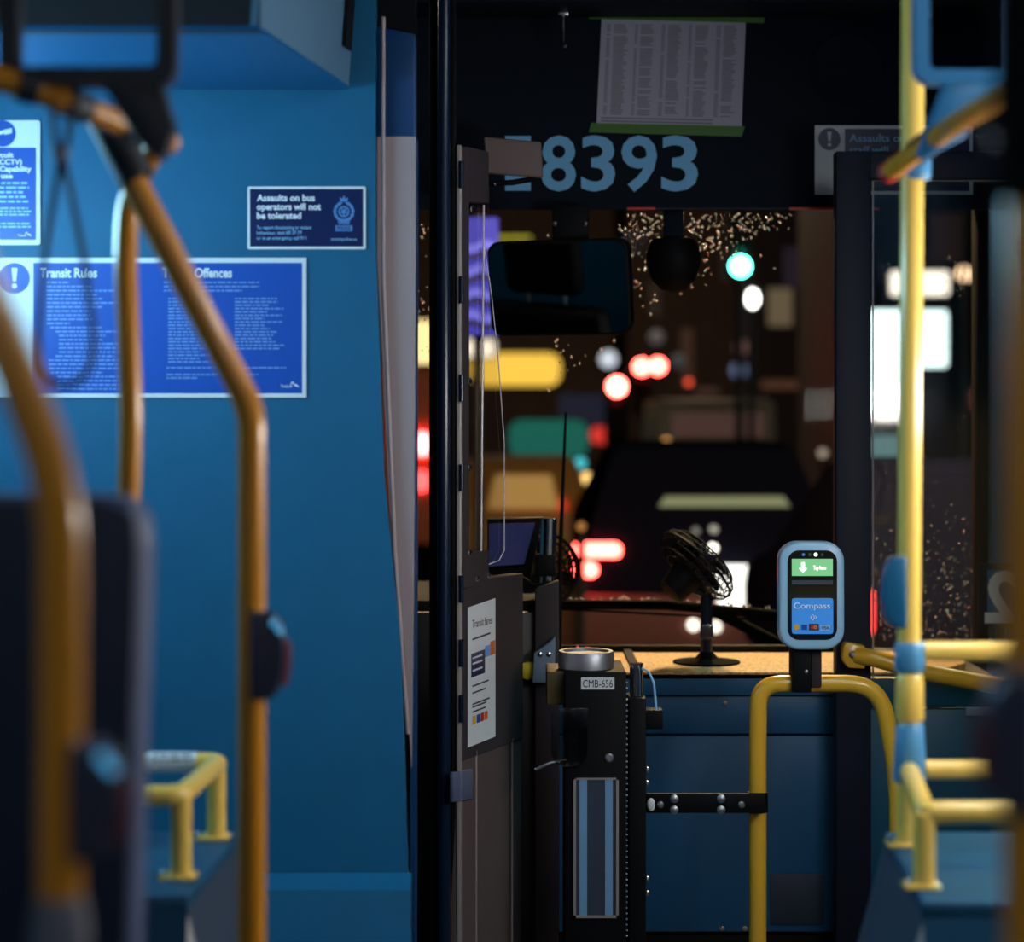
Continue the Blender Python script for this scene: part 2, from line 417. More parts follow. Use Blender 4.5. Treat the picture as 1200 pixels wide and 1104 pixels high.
for u0, u1, v0, v1 in ((0.86, 0.95, 0.16, 0.5), (0.42, 0.5, 0.3, 0.6)):
    MB().prism([onside(u0, v0), onside(u1, v0), onside(u1, v1), onside(u0, v1)], (0.003, 0, 0)).build('vent_slot', 'black', cab)

# ================================================================== SIGNS ON THE PARTITION
YS = YP - 0.0005
def signpanel(root, name, x0, y0, x1, y1, m, Y, th=0.003, r=0):
    return MB().prism(prect(x0, y0, x1, y1, Y, r), (0, th, 0)).build(name, m, root, smooth=False)
def disc(mb, px, py, r, Y, n=32):
    c = at(px, py, Y); R = L(r, Y)
    mb.poly([c + UX * R * math.cos(2 * math.pi * k / n) + UZ * R * math.sin(2 * math.pi * k / n) for k in range(n)]); return mb
def bang(root, px, py, r, Y, mc='sign_blue', mt='sign_white'):
    disc(MB(), px, py, r, Y - 0.0006).build('warning_disc', mc, root)
    e = MB(); s = r / 18
    e.poly([at(px - 3.4 * s, py - 12 * s, Y - .0012), at(px - 1.8 * s, py + 3.5 * s, Y - .0012), at(px + 1.8 * s, py + 3.5 * s, Y - .0012), at(px + 3.4 * s, py - 12 * s, Y - .0012)])
    disc(e, px, py + 9 * s, 3 * s, Y - .0012).build('exclamation_mark', mt, root)
def ring(mb, px, py, r0, r1, Y, a0=0, a1=360, n=32, sy=1.0):
    for k in range(n):
        A = [math.radians(a0 + (a1 - a0) * (k + j) / n) for j in (0, 1)]
        mb.poly([at(px + r0 * math.cos(A[0]), py - sy * r0 * math.sin(A[0]), Y), at(px + r1 * math.cos(A[0]), py - sy * r1 * math.sin(A[0]), Y),
                 at(px + r1 * math.cos(A[1]), py - sy * r1 * math.sin(A[1]), Y), at(px + r0 * math.cos(A[1]), py - sy * r0 * math.sin(A[1]), Y)])
    return mb
def operator_mark(root, px, py, Y, s=1.0):
    mb = MB(); ptext(mb, 'TransLink', px, py, 4 * s, Y, 17 * s, 0.01)
    mb.poly([at(px + 13 * s, py - 4 * s, Y - .0008), at(px + 17 * s, py - 9 * s, Y - .0008), at(px + 21 * s, py - 4 * s, Y - .0008), at(px + 17 * s, py - 6 * s, Y - .0008)])
    mb.poly([at(px + 18 * s, py - 3 * s, Y - .0008), at(px + 23 * s, py - 5 * s, Y - .0008), at(px + 27 * s, py, Y - .0008), at(px + 22 * s, py - 2 * s, Y - .0008)])
    mb.build('operator_mark', 'sign_text', root)

# Transit Rules
Yt = YS - 0.003
sg = thing('transit_rules_sign', 'wide blue Transit Rules and Offences sign with white border on the partition', 'sign', at(170, 466, Yt))
signpanel(sg, 'backing', -14, 302, 359, 466, 'sign_white', Yt)
MB().poly(prect(39, 308, 354, 461, Yt - .0005)).build('blue_field', 'sign_blue', sg)
bang(sg, 17, 326, 18, Yt)
h = MB(); ptext(h, 'Transit Rules', 47, 325, 10.5, Yt, 67, 0.03, .0012); h.build('heading', 'sign_text', sg); h = MB(); ptext(h, 'Transit Offences', 190, 325, 10.5, Yt, 82, 0.03, .0012); h.build('heading', 'sign_text', sg)
t = MB(); y = 331
ind = [8, 8, 8, 8, 8, 8, 8, 8, 8, 8, 8, 12, 18, 22, 22, 22, 22, 22, 18, 10, 10, 10, 12, 20, 20, 20, 20]
for i, q in enumerate(ind):
    words(t, 47 + q, 47 + q + random.uniform(50, 100 - q * .4) * (0.4 if i in (0, 10) else 1), y, 1.7, Yt, .0012); y += 4.8
t.build('small_print', 'sign_pale', sg); t = MB()
y = 331
for i in range(3): words(t, 192, 304 - (20 if i == 2 else 0), y, 1.7, Yt, .0012); y += 4.8
for xx, n in ((197, 20), (275, 16)):
    y = 350
    for i in range(n): words(t, xx, xx + random.uniform(35, 58), y, 1.7, Yt, .0012); y += 3.9
for i in range(4): words(t, 195, 195 + (140, 0.1, 108, 36)[i], 431 + 4 * i, 1.7, Yt, .0012)
t.build('small_print', 'sign_pale', sg)
operator_mark(sg, 329, 454, Yt - .0008, 0.8)

# assaults sign
sg = thing('assault_warning_sign', 'small navy sign reading Assaults on bus operators will not be tolerated', 'sign', at(359, 292, Yt))
A = [at(290, 219, Yt), at(428, 221, Yt), at(428, 292, Yt), at(290, 290, Yt)]
signpanel(sg, 'backing', 290, 218.5, 428.5, 292, 'sign_white', Yt, r=2)
MB().poly(prect(293, 221.5, 425.5, 289, Yt - .0005)).build('navy_field', 'sign_navy', sg)
h = MB()
for i, s in enumerate(('Assaults on bus', 'operators will not', 'be tolerated')):
    ptext(h, s, 301, 235.5 + 10.4 * i, 7.2, Yt, (68, 75, 52)[i], 0.03, .0012)
h.build('heading', 'sign_text', sg)
h = MB()
for i, s in enumerate(('To report threatening or violent', 'behaviour, text 87.77.77', 'or in an emergency call 911')):
    ptext(h, s, 301, 268.5 + 6.2 * i, 3.8, Yt, (64, 53, 58)[i], 0.005, .0012)
h.build('small_print', 'decal', sg); h = MB(); ptext(h, 'transitpolice.ca', 388, 282, 3.6, Yt, 30, 0.005, .0012)
h.build('web_address', 'decal', sg)
c = MB(); Yc = Yt - .0012; cx, cy = 403, 248
ring(c, cx, cy, 4.6, 6.6, Yc); disc(c, cx, cy, 2.6, Yc, 10)
for k in range(5): disc(c, cx + 3.2 * math.cos(k * 1.257 + .3), cy + 3.2 * math.sin(k * 1.257 + .3), 1.2, Yc, 8)
for sgn in (-1, 1):
    for k in range(8):
        a = math.radians(120 + k * 28) if sgn < 0 else math.radians(60 - k * 28)
        if k > 6: continue
        p = (cx + 10.5 * math.cos(a), cy - 10.5 * math.sin(a)); d = a + math.pi / 2 * sgn
        l, w = 5.2, 2.2
        c.poly([at(p[0] + l * math.cos(d), p[1] - l * math.sin(d), Yc - k * 1e-5), at(p[0] + w * math.cos(a), p[1] - w * math.sin(a), Yc - k * 1e-5),
                at(p[0] - l * math.cos(d), p[1] + l * math.sin(d), Yc - k * 1e-5), at(p[0] - w * math.cos(a), p[1] + w * math.sin(a), Yc - k * 1e-5)])
c.poly([at(cx - 4, cy - 12, Yc), at(cx + 4, cy - 12, Yc), at(cx + 5, cy - 17, Yc), at(cx + 2, cy - 15, Yc), at(cx, cy - 19, Yc), at(cx - 2, cy - 15, Yc), at(cx - 5, cy - 17, Yc)])
for k, xx in enumerate((-4.5, 0, 4.5)): ring(c, cx + xx, cy + 12.5, 0.8, 2.4, Yc - 2e-4, n=12)
c.poly(prect(cx - 10, cy + 16, cx + 10, cy + 23, Yc)); c.build('crest', 'crest', sg)
ptext(MB(), 'POLICE', cx - 7.5, cy + 21.5, 4, Yt, 15, 0.02, .0018).build('crest_lettering', 'sign_navy', sg)

# CCTV sign, left half outside the frame
sg = thing('camera_notice', 'upright blue CCTV notice with white head at the left edge of the partition', 'sign', at(0, 287, Yt))
signpanel(sg, 'backing', -52, 141, 47, 287, 'sign_white', Yt, r=3)
MB().poly(prect(-47, 173, 42, 281, Yt - .0005)).build('blue_field', 'sign_blue', sg)
disc(MB(), 3, 156.5, 15.5, Yt - .0005).build('icon_disc', 'sign_blue', sg)
c = MB(); c.poly([at(-8, 161, Yt - .001), at(6, 156, Yt - .001), at(5, 152, Yt - .001), at(-9, 157, Yt - .001)])
c.poly([at(5, 158, Yt - .001), at(14, 156, Yt - .001), at(14, 150, Yt - .001), at(5, 152, Yt - .001)]); c.build('camera_icon', 'sign_white', sg)
h = MB()
for i, (s, x1, w) in enumerate((('Closed Circuit', 16, 62), ('Television (CCTV)', 26, 70), ('with Audio Capability', 37, 82), ('in use', 15, 24))):
    ptext(h, s, x1 - w, 184.5 + 8.2 * i, 5.8, Yt, w, 0.03, .0012)
h.build('heading', 'sign_text', sg)
h = MB()
for i in range(5): words(h, -44, (32, 34, 27, 30, 33)[i], 214.5 + 5.4 * i, 2.3, Yt, .0012)
for i in range(3): words(h, -44, (33, 37, 34)[i], 244 + 3.8 * i, 1.8, Yt, .0012)
for i in range(2): words(h, -44, 36, 262 + 3.8 * i, 1.8, Yt, .0012)
h.build('small_print', 'decal', sg)
operator_mark(sg, 21, 277, Yt - .0008, 0.6)

# ================================================================== LEFT POLES, BRACKET, STRAP, SEAT
def stop_button(p, sgn, hz, dep, m, root_label, grp, lit=True):
    """half-lens push button clamped to a pole; p = pole axis at the button's middle"""
    t = thing('stop_button', root_label, 'button', p, grp)
    p = Vector(p); prof = []
    n = 12
    pts = [p + Vector((0, -0.012, -hz / 2))]
    for k in range(n + 1):
        a = -math.pi / 2 + math.pi * k / n
        pts.append(p + Vector((sgn * (0.012 + dep * math.cos(a) ** 0.7 if abs(math.cos(a)) > 1e-6 else sgn * 0.012 * sgn), -0.014, hz / 2 * math.sin(a))))
    pts.append(p + Vector((0, -0.012, hz / 2)))
    pts = [Vector((q.x, p.y - 0.016, q.z)) for q in pts]
    MB().prism(pts, (0, 0.032, 0), 0.005, 3).build('housing', m, t)
    if m == 'btn_dark':
        arc = []
        for k in range(7):
            a = math.radians(-42 + 60 * k / 6)
            arc.append(p + Vector((sgn * (0.0125 + dep * math.cos(a) ** 0.7), 0, hz / 2 * math.sin(a))))
        MB().tube(arc, 0.005, 8).build('push_strip', 'btn_red', t)
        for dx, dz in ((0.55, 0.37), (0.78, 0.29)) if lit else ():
            MB().ball(p + Vector((sgn * (0.012 + dep * dx), -0.016, hz * dz)), 0.0045, (1, .5, 1), 12, 8).build('painted_glint', 'glint_cyan', t)  # glowing beads stand in for lamp glints on the housing
    return t

pole = thing('grab_pole', 'blurred yellow pole in the left foreground bending out of frame above the seat', 'pole', (X(72, 1.5), 1.5, 0), 'yellow grab poles')
Y1 = 1.5
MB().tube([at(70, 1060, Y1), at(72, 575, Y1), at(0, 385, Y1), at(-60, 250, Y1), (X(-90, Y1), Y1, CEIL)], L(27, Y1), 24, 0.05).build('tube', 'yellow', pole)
MB().lathe([(L(28, Y1), 0), (L(34, Y1), 0.004), (L(35, Y1), Z(1060, Y1) - 0.02), (L(29, Y1), Z(1050, Y1))], (X(70, Y1), Y1, 0)).build('socket', 'grey_metal', pole)
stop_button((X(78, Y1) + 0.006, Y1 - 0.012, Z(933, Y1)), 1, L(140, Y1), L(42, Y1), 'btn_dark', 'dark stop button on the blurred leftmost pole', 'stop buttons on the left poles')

Y2 = 2.55
pole = thing('grab_pole', 'yellow pole bent toward the overhead bracket, before the Transit Rules sign', 'pole', (X(295, Y2), Y2, 0), 'yellow grab poles')
MB().tube([(X(295, Y2), Y2, 0), at(295, 480, Y2), at(152, 205, Y2), at(118, 140, Y2)], L(16.5, Y2), 24, 0.03).build('tube', 'yellow', pole)
MB().tube([at(161, 212, Y2), at(122, 136, Y2)], L(22, Y2), 20).build('sleeve', 'bracket_dark', pole)
MB().lathe([(0.045, 0), (0.045, 0.006), (0.022, 0.012), (0.02, 0.03)], (X(295, Y2), Y2, 0)).build('base_flange', 'grey_metal', pole)
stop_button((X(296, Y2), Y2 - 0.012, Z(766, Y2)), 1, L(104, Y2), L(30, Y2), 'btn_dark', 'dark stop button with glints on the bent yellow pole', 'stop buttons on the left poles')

Y3 = 2.66
pole = thing('grab_pole', 'yellow pole rising behind the dark seat back in front of the sign', 'pole', (X(152, Y3), Y3, 0), 'yellow grab poles')
MB().tube([(X(150, Y3), Y3, 0), at(151, 600, Y3), at(154, 480, Y3), at(147, 300, Y3), at(150, 235, Y3), at(182, 170, 2.6)], L(13.5, Y3), 24, 0.04).build('tube', 'yellow', pole)
MB().lathe([(0.045, 0), (0.045, 0.006), (0.022, 0.012), (0.02, 0.03)], (X(150, Y3), Y3, 0)).build('base_flange', 'grey_metal', pole)

def hanger(label, x0, x1, yt, yb, th, Y, m, neck, group=None, dep=0.03):
    """closed plastic loop under the ceiling with a neck that clamps the rail"""
    t = thing('rail_hanger', label, 'bracket', at((x0 + x1) / 2, yb, Y), group)
    a, b = at(x0, yt, Y), at(x1, yb, Y)
    o = (a + b) / 2
    outer = rrect(o, UX, UZ, b.x - a.x, a.z - b.z, L(22, Y), 6)
    inner = rrect(o, UX, UZ, b.x - a.x - 2 * L(th, Y), a.z - b.z - 2 * L(th, Y), L(8, Y), 6)
    mb = MB(); bm = mb.bm; n = len(outer); R = []
    for pts, yy in ((outer, -dep / 2), (inner, -dep / 2), (inner, dep / 2), (outer, dep / 2)):
        R.append([bm.verts.new(p + Vector((0, yy, 0))) for p in pts])
    for i in range(4):
        A, B = R[i], R[(i + 1) % 4]
        for k in range(n): bm.faces.new((A[k], A[(k + 1) % n], B[(k + 1) % n], B[k]))
    bmesh.ops.recalc_face_normals(bm, faces=bm.faces[:])
    mb.build('loop', m, t)
    MB().box((o.x - (b.x - a.x) * 0.42, Y - dep * .45, a.z - L(th, Y)), (o.x + (b.x - a.x) * 0.42, Y + dep * .45, CEIL), 0.006).build('ceiling_block', m, t)
    MB().prism([at(p[0], p[1], Y - dep * .45) for p in neck], (0, dep * .9, 0), 0.004).build('neck', m, t)
    return t
YB = 2.3
hanger('dark plastic rail hanger loop at the upper left above the strap', 2, 208, -52, 102, 22, YB, 'bracket_dark', [(118, 98), (190, 98), (206, 150), (188, 190), (160, 165)], 'overhead rail hangers')
rail = thing('overhead_rail', 'dim yellow overhead rail with grey couplings under the left hanger', 'rail', at(100, 130, YB))
MB().tube([at(-150, 45, 2.22), at(60, 112, 2.30), at(200, 168, 2.48)], 0.0145, 20, 0.05).build('tube', 'yellow', rail)
for a_, b_, q in (((20, 99, 2.285), (42, 106, 2.295), .018), ((78, 119, 2.32), (98, 127, 2.35), .018), ((145, 146, 2.405), (158, 151, 2.42), .018)):
    MB().tube([at(*a_), at(*b_)], q, 20).build('coupling', 'bracket_dark', rail)
st = thing('hand_strap', 'dark looped hand strap hanging from the overhead rail at the left', 'strap', at(75, 450, YB))
mb = MB()
mb.tube([at(60, 118, YB), at(66, 175, YB), at(70, 190, YB), at(52, 300, YB), at(44, 400, YB), at(50, 440, YB), at(75, 455, YB), at(103, 440, YB), at(111, 400, YB), at(98, 300, YB), at(75, 190, YB), at(78, 170, YB), at(84, 124, YB)], L(4.2, YB), 10, 0.02)
mb.build('cord', 'strap', st)
MB().ball(at(71, 180, YB - .01), L(10, YB), (1, 0.7, 1.2)).build('slider', 'grey_metal', st)

# seat, navy back
YS1 = 1.95
st = thing('passenger_chair', 'navy passenger seat back in the lower left behind the blurred pole', 'chair', (X(20, YS1), YS1, 0))
def seatpts(Y, g=0):
    q = [(172 - 20 - g, 1240), (163 - g, 860), (170 - g, 640), (166 - g, 605), (150 - g, 586 + g), (120, 580 + g), (-190 + g, 580 + g), (-225 + g, 600 + g), (-230 + g, 1240)]
    return [at(a_, b_, Y) for a_, b_ in q]
MB().prism(seatpts(YS1), (0, 0.07, 0), 0.012, 3).build('shell', 'seat_edge', st)
MB().prism(seatpts(YS1 - 0.006, 9), (0, 0.02, 0), 0.006, 3).build('backrest', 'seat', st)
zsb = Z(1240, YS1)
MB().box((X(-228, YS1), YS1 - 0.02, 0.66), (X(150, YS1), YS1 + 0.47, 0.76), 0.03, 4).build('cushion', 'seat', st)
MB().box((X(-225, YS1), YS1 + 0.0, 0.6), (X(148, YS1), YS1 + 0.06, zsb + 0.03), 0.01).build('back_frame', 'seat_edge', st)
for xx in (-200, 120): MB().box((X(xx, YS1), YS1 + 0.1, 0), (X(xx, YS1) + 0.05, YS1 + 0.38, 0.66), 0.008).build('leg', 'grey_metal', st)

# ================================================================== WHEEL BOXES
def wheel_box(label, x_in_b, x_in_f, yb, yf, z, sgn, flare):
    t = thing('wheel_box', label, 'wheel housing', (sgn * 0.85, (yb + yf) / 2, 0), 'wheel boxes')
    e = sgn * (WX - 0.002)
    top = [(x_in_b, yb, z), (x_in_f, yf, z), (e, yf, z), (e, yb, z)]
    MB().prism([Vector(p) - Vector((0, 0, .02)) for p in top], (0, 0, .02), 0.003).build('lid', 'box_blue', t)
    MB().prism([(x_in_f, yf, z - .02), (e, yf, z - .02), (e, yf - 0.06, 0), (x_in_f + sgn * .02, yf - 0.06, 0)], (0, 0.02, 0)).build('front_panel', 'box_blue', t, smooth=False)
    MB().prism([(x_in_b, yb, z - .02), (x_in_f, yf, z - .02), (x_in_f - sgn * flare, yf + .1, 0), (x_in_b - sgn * flare, yb, 0)], (sgn * 0.02, 0, 0)).build('side_panel', 'box_side', t, smooth=False)
    MB().prism([(x_in_f, yf + .001, z - .02), (x_in_f + sgn * .02, yf - 0.06, 0), (x_in_f - sgn * flare, yf + .1, 0)], (sgn * 0.01, 0.01, 0)).build('corner_panel', 'box_bevel', t, smooth=False)
    return t
ZB = 0.74
wheel_box('blue wheel housing at the lower left below the low yellow guard rail', -0.425, -0.44, 3.21, 2.78, ZB, -1, 0.16)
wheel_box('blue wheel housing at the lower right under the double yellow rail', 0.582, 0.55, 3.2, 2.74, ZB, 1, 0.2)

def base_plate(p, root, m='yellow_lit'):
    p = Vector(p)
    MB().box(p + Vector((-0.03, -0.02, 0)), p + Vector((0.021, 0.02, 0.006)), 0.002).build('base_plate', m, root)
    MB().lathe([(0.006, 0), (0.006, 0.004), (0.003, 0.007)], p + Vector((-0.024, -0.006, 0.006)), (0, 0, 1), 12).build('bolt', 'chrome', root)
zr = 0.857
gr = thing('guard_rail', 'low yellow guard rail coloured as if brightly lit, with sticker, on the left wheel housing', 'rail', (-0.6, 3.0, ZB))
xb, xf = X(257, 3.15), X(212, 2.88)
R = 0.0152
MB().tube([(-1.2, 3.15, zr), (xb, 3.15, zr), (xf, 2.88, zr), (-1.2, 2.88, zr)], R, 20, 0.02).build('top_tube', 'yellow_lit', gr)
for x_, y_ in ((xb - 0.004, 3.15), (xf, 2.885)):
    MB().cyl((x_, y_, ZB + .004), (x_, y_, zr), R * 0.98, 20).build('leg', 'yellow_lit', gr); base_plate((x_, y_, ZB), gr)
MB().tube([(X(174, 3.15), 3.15, zr), (X(231, 3.15), 3.15, zr)], R + 0.0008, 24).build('sticker', 'sign_white', gr)
mb = MB()
for i, (yy, wn) in enumerate(((887, 44), (893, 48), (898, 40))):
    words(mb, 203 - wn / 2, 203 + wn / 2, yy - 2, 2.6, 3.15 - R - 0.0012 + 0.002 * (i == 2) - 0, 0.0012)
mb.build('sticker_print', 'ink', gr)

# ================================================================== RIGHT STANCHION AND RAILS
YR1 = 3.1
sp = thing('stanchion', 'tall yellow stanchion with light blue fittings at the right', 'pole', (X(1066, YR1), YR1, ZB), 'yellow grab poles')
xs = X(1067, YR1)
MB().tube([(xs - .004, YR1, ZB), at(1065, 700, YR1), at(1069, 200, YR1), (X(1071, YR1), YR1, CEIL)], L(13.5, YR1), 24).build('tube', 'yellow_lit', sp)
def fit(y0, y1, r0, r1, m, name, px=1066):
    MB().lathe([(L(r1 - 2, YR1), 0), (L(r1, YR1), .004), (L(r0, YR1), L(y1 - y0, YR1) - .004), (L(r0 - 2, YR1), L(y1 - y0, YR1))], at(px, y1, YR1), (0, 0, 1), 28).build(name, m, sp)
fit(752, 787, 18, 18, 'fit_blue', 'rail_collar')
fit(789, 845, 16, 17, 'yellow_lit', 'sleeve')
fit(846, 916, 16, 20, 'fit_blue', 'socket')
fit(186, 211, 17, 17, 'fit_blue', 'top_collar', 1074)
base_plate((X(1062, YR1), YR1, ZB), sp)
stop_button((X(1060, YR1), YR1 - 0.008, Z(693, YR1)), -1, L(84, YR1), L(19, YR1), 'btn_blue', 'blue stop button on the right stanchion beside the card reader', 'stop buttons at the right')
rr = thing('seat_rail', 'upper yellow rail leaving the collar of the right stanchion', 'rail', at(1150, 762, YR1), 'rails of the right stanchion')
MB().tube([at(1082, 763, YR1), (1.25, YR1, Z(763, YR1))], L(11.5, YR1), 20).build('tube', 'yellow_lit', rr)
MB().lathe([(0.034, 0), (0.034, 0.008), (0.016, 0.012)], (WX, YR1, Z(763, YR1)), (-1, 0, 0), 24).build('wall_flange', 'grey_metal', rr)
rr = thing('seat_rail', 'middle yellow rail leaving the blue socket of the right stanchion', 'rail', at(1150, 902, YR1), 'rails of the right stanchion')
MB().tube([at(1084, 902, YR1), (1.25, YR1, Z(902, YR1))], L(11.5, YR1), 20).build('tube', 'yellow_lit', rr)
MB().lathe([(0.034, 0), (0.034, 0.008), (0.016, 0.012)], (WX, YR1, Z(902, YR1)), (-1, 0, 0), 24).build('wall_flange', 'grey_metal', rr)
gr = thing('guard_rail', 'low yellow guard rail on the right wheel housing bending from the blue socket', 'rail', (X(1083, 2.85), 2.85, ZB))
zq = Z(952, 2.83)
MB().tube([at(1066, 905, 3.08), (X(1083, 2.83), 2.83, zq), (1.25, 2.83, zq)], 0.0155, 20, 0.015).build('top_tube', 'yellow_lit', gr)
MB().cyl((X(1083, 2.83), 2.83, ZB + .004), (X(1083, 2.83), 2.83, zq), 0.0155, 20).build('leg', 'yellow_lit', gr)
base_plate((X(1083, 2.83), 2.83, ZB), gr)

# right hanger, rail and foreground pole
hanger('plastic rail hanger loop coloured blue as if lit, at the upper right beside the stanchion', 1070, 1190, -60, 100, 17, 2.85, 'bracket_lit', [(1108, 96), (1165, 96), (1132, 160), (1085, 186), (1076, 180)], 'overhead rail hangers')
rail = thing('overhead_rail', 'reddish yellow overhead rail running out of frame at the upper right', 'rail', at(1120, 150, 2.7))
MB().tube([at(1045, 199, 3.02), at(1110, 152, 2.8), at(1290, 40, 1.9)], 0.0145, 20, 0.05).build('tube', 'yellow', rail)
MB().tube([at(1074, 178, 2.94), at(1092, 165, 2.88)], 0.019, 20).build('coupling', 'bracket_dark', rail)
MB().tube([at(1040, 203, 3.035), at(1062, 187, 2.98)], 0.0155, 20).build('red_band', 'red_print', rail)
Y4 = 1.35
pole = thing('grab_pole', 'strongly blurred yellow pole at the right edge of the view', 'pole', (X(1217, Y4), Y4, 0), 'yellow grab poles')
MB().tube([(X(1209, Y4), Y4, 0), at(1208, 250, Y4), (X(1207, Y4), Y4, CEIL)], L(32, Y4), 24).build('tube', 'yellow', pole)
MB().tube([at(1216, 235, Y4), (X(1215, Y4), Y4, CEIL - .02)], L(50, Y4), 20).build('sleeve', 'rubber', pole)
for px_, py_ in ((1141, 162), (1150, 167)): MB().ball(at(px_ + 14, py_, Y4 - .012), .004, u=12, v=8).build('rivet', 'chrome', pole)  # chrome beads added to make a blurred glint
MB().lathe([(0.045, 0), (0.045, 0.006), (0.022, 0.012), (0.02, 0.03)], (X(1209, Y4), Y4, 0)).build('base_flange', 'grey_metal', pole)
stop_button((X(1206, Y4), Y4 - 0.012, Z(862, Y4)), -1, L(170, Y4), L(38, Y4), 'btn_dark', 'dark stop button on the blurred pole at the right edge', 'stop buttons at the right', False)

# ================================================================== DRIVER BARRIER
YD = 4.2
bp = thing('barrier_post', 'tall black and blue barrier post beside the partition edge', 'post', (X(518, YD), YD, 0))
MB().box((X(503, YD), YD, 0), (X(517, YD), YD + 0.06, CEIL), 0.004).build('channel', 'black', bp)
MB().cyl((X(520, YD), YD - 0.01, 0), (X(520, YD), YD - .01, CEIL), L(8, YD), 20).build('tube', 'post_navy', bp)
MB().box((X(535, YD), YD - .004, 0), (X(540.5, YD), YD + .03, Z(170, YD)), 0.002).build('edge_strip', 'alu', bp)
MB().box((X(528, YD), YD + .0, 0), (X(534, YD), YD + .05, CEIL), 0.002).build('inner_channel', 'black', bp)
# door leaf direction
A0 = Vector((X(541, 4.22), 4.22, 0)); B0 = Vector((X(613, 4.62), 4.62, 0))
D = (B0 - A0).normalized(); NRM = Vector((D.y, -D.x, 0)).normalized()   # faces the aisle
LEN = (B0 - A0).length
def bpnt(px, py, lift=0.0):
    """point of the barrier door plane seen at this spot of the frame"""
    k = (px - 600) / F
    # A0 + s D with x = k*y
    s = (k * A0.y - A0.x) / (D.x - k * D.y)
    y = A0.y + s * D.y
    return Vector((A0.x + s * D.x, y, Z(py, y))) + NRM * lift
bd = thing('barrier_door', 'dark brown driver barrier door with clear shield and fare notice', 'door', A0)
def bpanel(name, pts, m, lift=0.0, th=0.03, bev=0.002):
    return MB().prism([bpnt(a_, b_, lift) for a_, b_ in pts], -NRM * th, bev).build(name, m, bd, smooth=False)
bpanel('upper_panel', [(541, 682), (541, 893), (613, 865), (613, 672)], 'barrier_dark')
bpanel('lower_panel', [(537, 894), (535, 1300), (613, 1290), (613, 866)], 'brown_panel', -0.004, 0.025)
for xx in (559, 601):
    MB().tube([bpnt(xx, 886 - (xx - 541) * .35, -0.002), bpnt(xx, 1280, -0.002)], 0.0025, 8).build('seam_strip', 'alu', bd)
bpanel('frame_stile', [(541, 172), (541, 690), (549, 686), (549, 172)], 'barrier_dark', 0.002, 0.03)
bpanel('frame_rail', [(549, 172), (549, 236), (572, 238), (572, 178)], 'barrier_dark', 0.002, 0.03)
bpanel('lower_rail', [(541, 650), (541, 690), (571, 683), (571, 645)], 'barrier_dark', 0.004, 0.03)
bpanel('shield', [(549, 236), (549, 652), (570, 648), (570, 240)], 'plexi', -0.006, 0.006, 0)
bpanel('outer_shield', [(570, 290), (570, 665), (590, 660), (597, 648), (597, 520), (588, 400), (576, 292)], 'plexi', -0.012, 0.006, 0)
MB().tube([bpnt(570, 240, -.006), bpnt(567, 646, -.006)], 0.0022, 8).build('shield_edge', 'plexi_edge', bd)
MB().tube([bpnt(573, 285, -.012), bpnt(582, 345, -.012), bpnt(590, 420, -.012), bpnt(597, 520, -.012), bpnt(597, 645, -.012), bpnt(591, 657, -.012), bpnt(572, 664, -.012), bpnt(569, 672, -.012)], 0.0013, 8).build('outer_shield_edge', 'plexi_edge', bd)
for px_, py_ in ((550, 245), (547, 447), (547, 548), (547, 648), (556, 678), (570, 674)):
    MB().lathe([(0.0075, 0), (0.007, .003), (0.003, .006)], bpnt(px_, py_, 0.005), NRM, 12).build('screw', 'chrome', bd)
for py_ in (205, 340, 455, 560, 690, 765, 830):
    MB().cyl((X(540.5, 4.2), 4.195, Z(py_ + 16, 4.2)), (X(540.5, 4.2), 4.195, Z(py_ - 16, 4.2)), 0.005, 12).build('hinge_knuckle', 'post_navy', bd)
MB().prism([bpnt(528, 905, .006), bpnt(528, 940, .006), bpnt(551, 936, .006), bpnt(551, 901, .006)], -NRM * .008, 0.002).build('latch_plate', 'seat_edge', bd)
# fare notice on the door
fn = thing('fare_notice', 'white Transit fares notice in a clear sleeve on the barrier door', 'notice', bpnt(563, 872, .003))
p0, p1, p2, p3 = bpnt(547, 876, .002), bpnt(579, 863, .002), bpnt(579, 701, .002), bpnt(547, 712, .002)
def npt(u, v, lift=0): return (p0 * (1 - u) * (1 - v) + p1 * u * (1 - v) + p2 * u * v + p3 * (1 - u) * v) + NRM * lift
def nrect(u0, v0, u1, v1, lift): return [npt(u0, v0, lift), npt(u1, v0, lift), npt(u1, v1, lift), npt(u0, v1, lift)]
MB().prism(nrect(0, 0, 1, 1, 0), NRM * .001).build('sheet', 'sign_white', fn, smooth=False)
NH = (p3 - p0).length; NW = (p1 - p0).length; VV = (p3 - p0).normalized(); UU = (p1 - p0).normalized()
h = MB(); letters(h, 'Transit fares', npt(.14, .845, .001), UU, VV, NRM, NH * .055, NW * .72, .004); h.build('heading', 'ink', fn)
h = MB()
h.poly(nrect(.14, .755, .8, .768, .0016)); h.build('subheading', 'ink', fn); h = MB()
for v_ in (.42, .37, .29, .27, .235): h.poly(nrect(.14, v_, .14 + random.uniform(.4, .72), v_ + .012, .0016))
h.build('small_print', 'ink', fn)
MB().poly(nrect(.1, .49, .6, .66, .0016)).build('navy_block', 'sign_navy', fn)
MB().poly(nrect(.6, .6, .8, .68, .0016)).build('blue_block', 'reader_label', fn)
MB().poly(nrect(.8, .6, .98, .7, .0016)).build('orange_block', 'orange', fn)
h = MB()
for v_ in (.62, .58, .53): letters(h, 'fare', npt(.14, v_ - .012, .0012), UU, VV, NRM, NH * .02, NW * random.uniform(.25, .4), .02, .0012) if False else h.poly(nrect(.14, v_, .5, v_ + .014, .0022))
h.build('block_print', 'sign_text', fn)
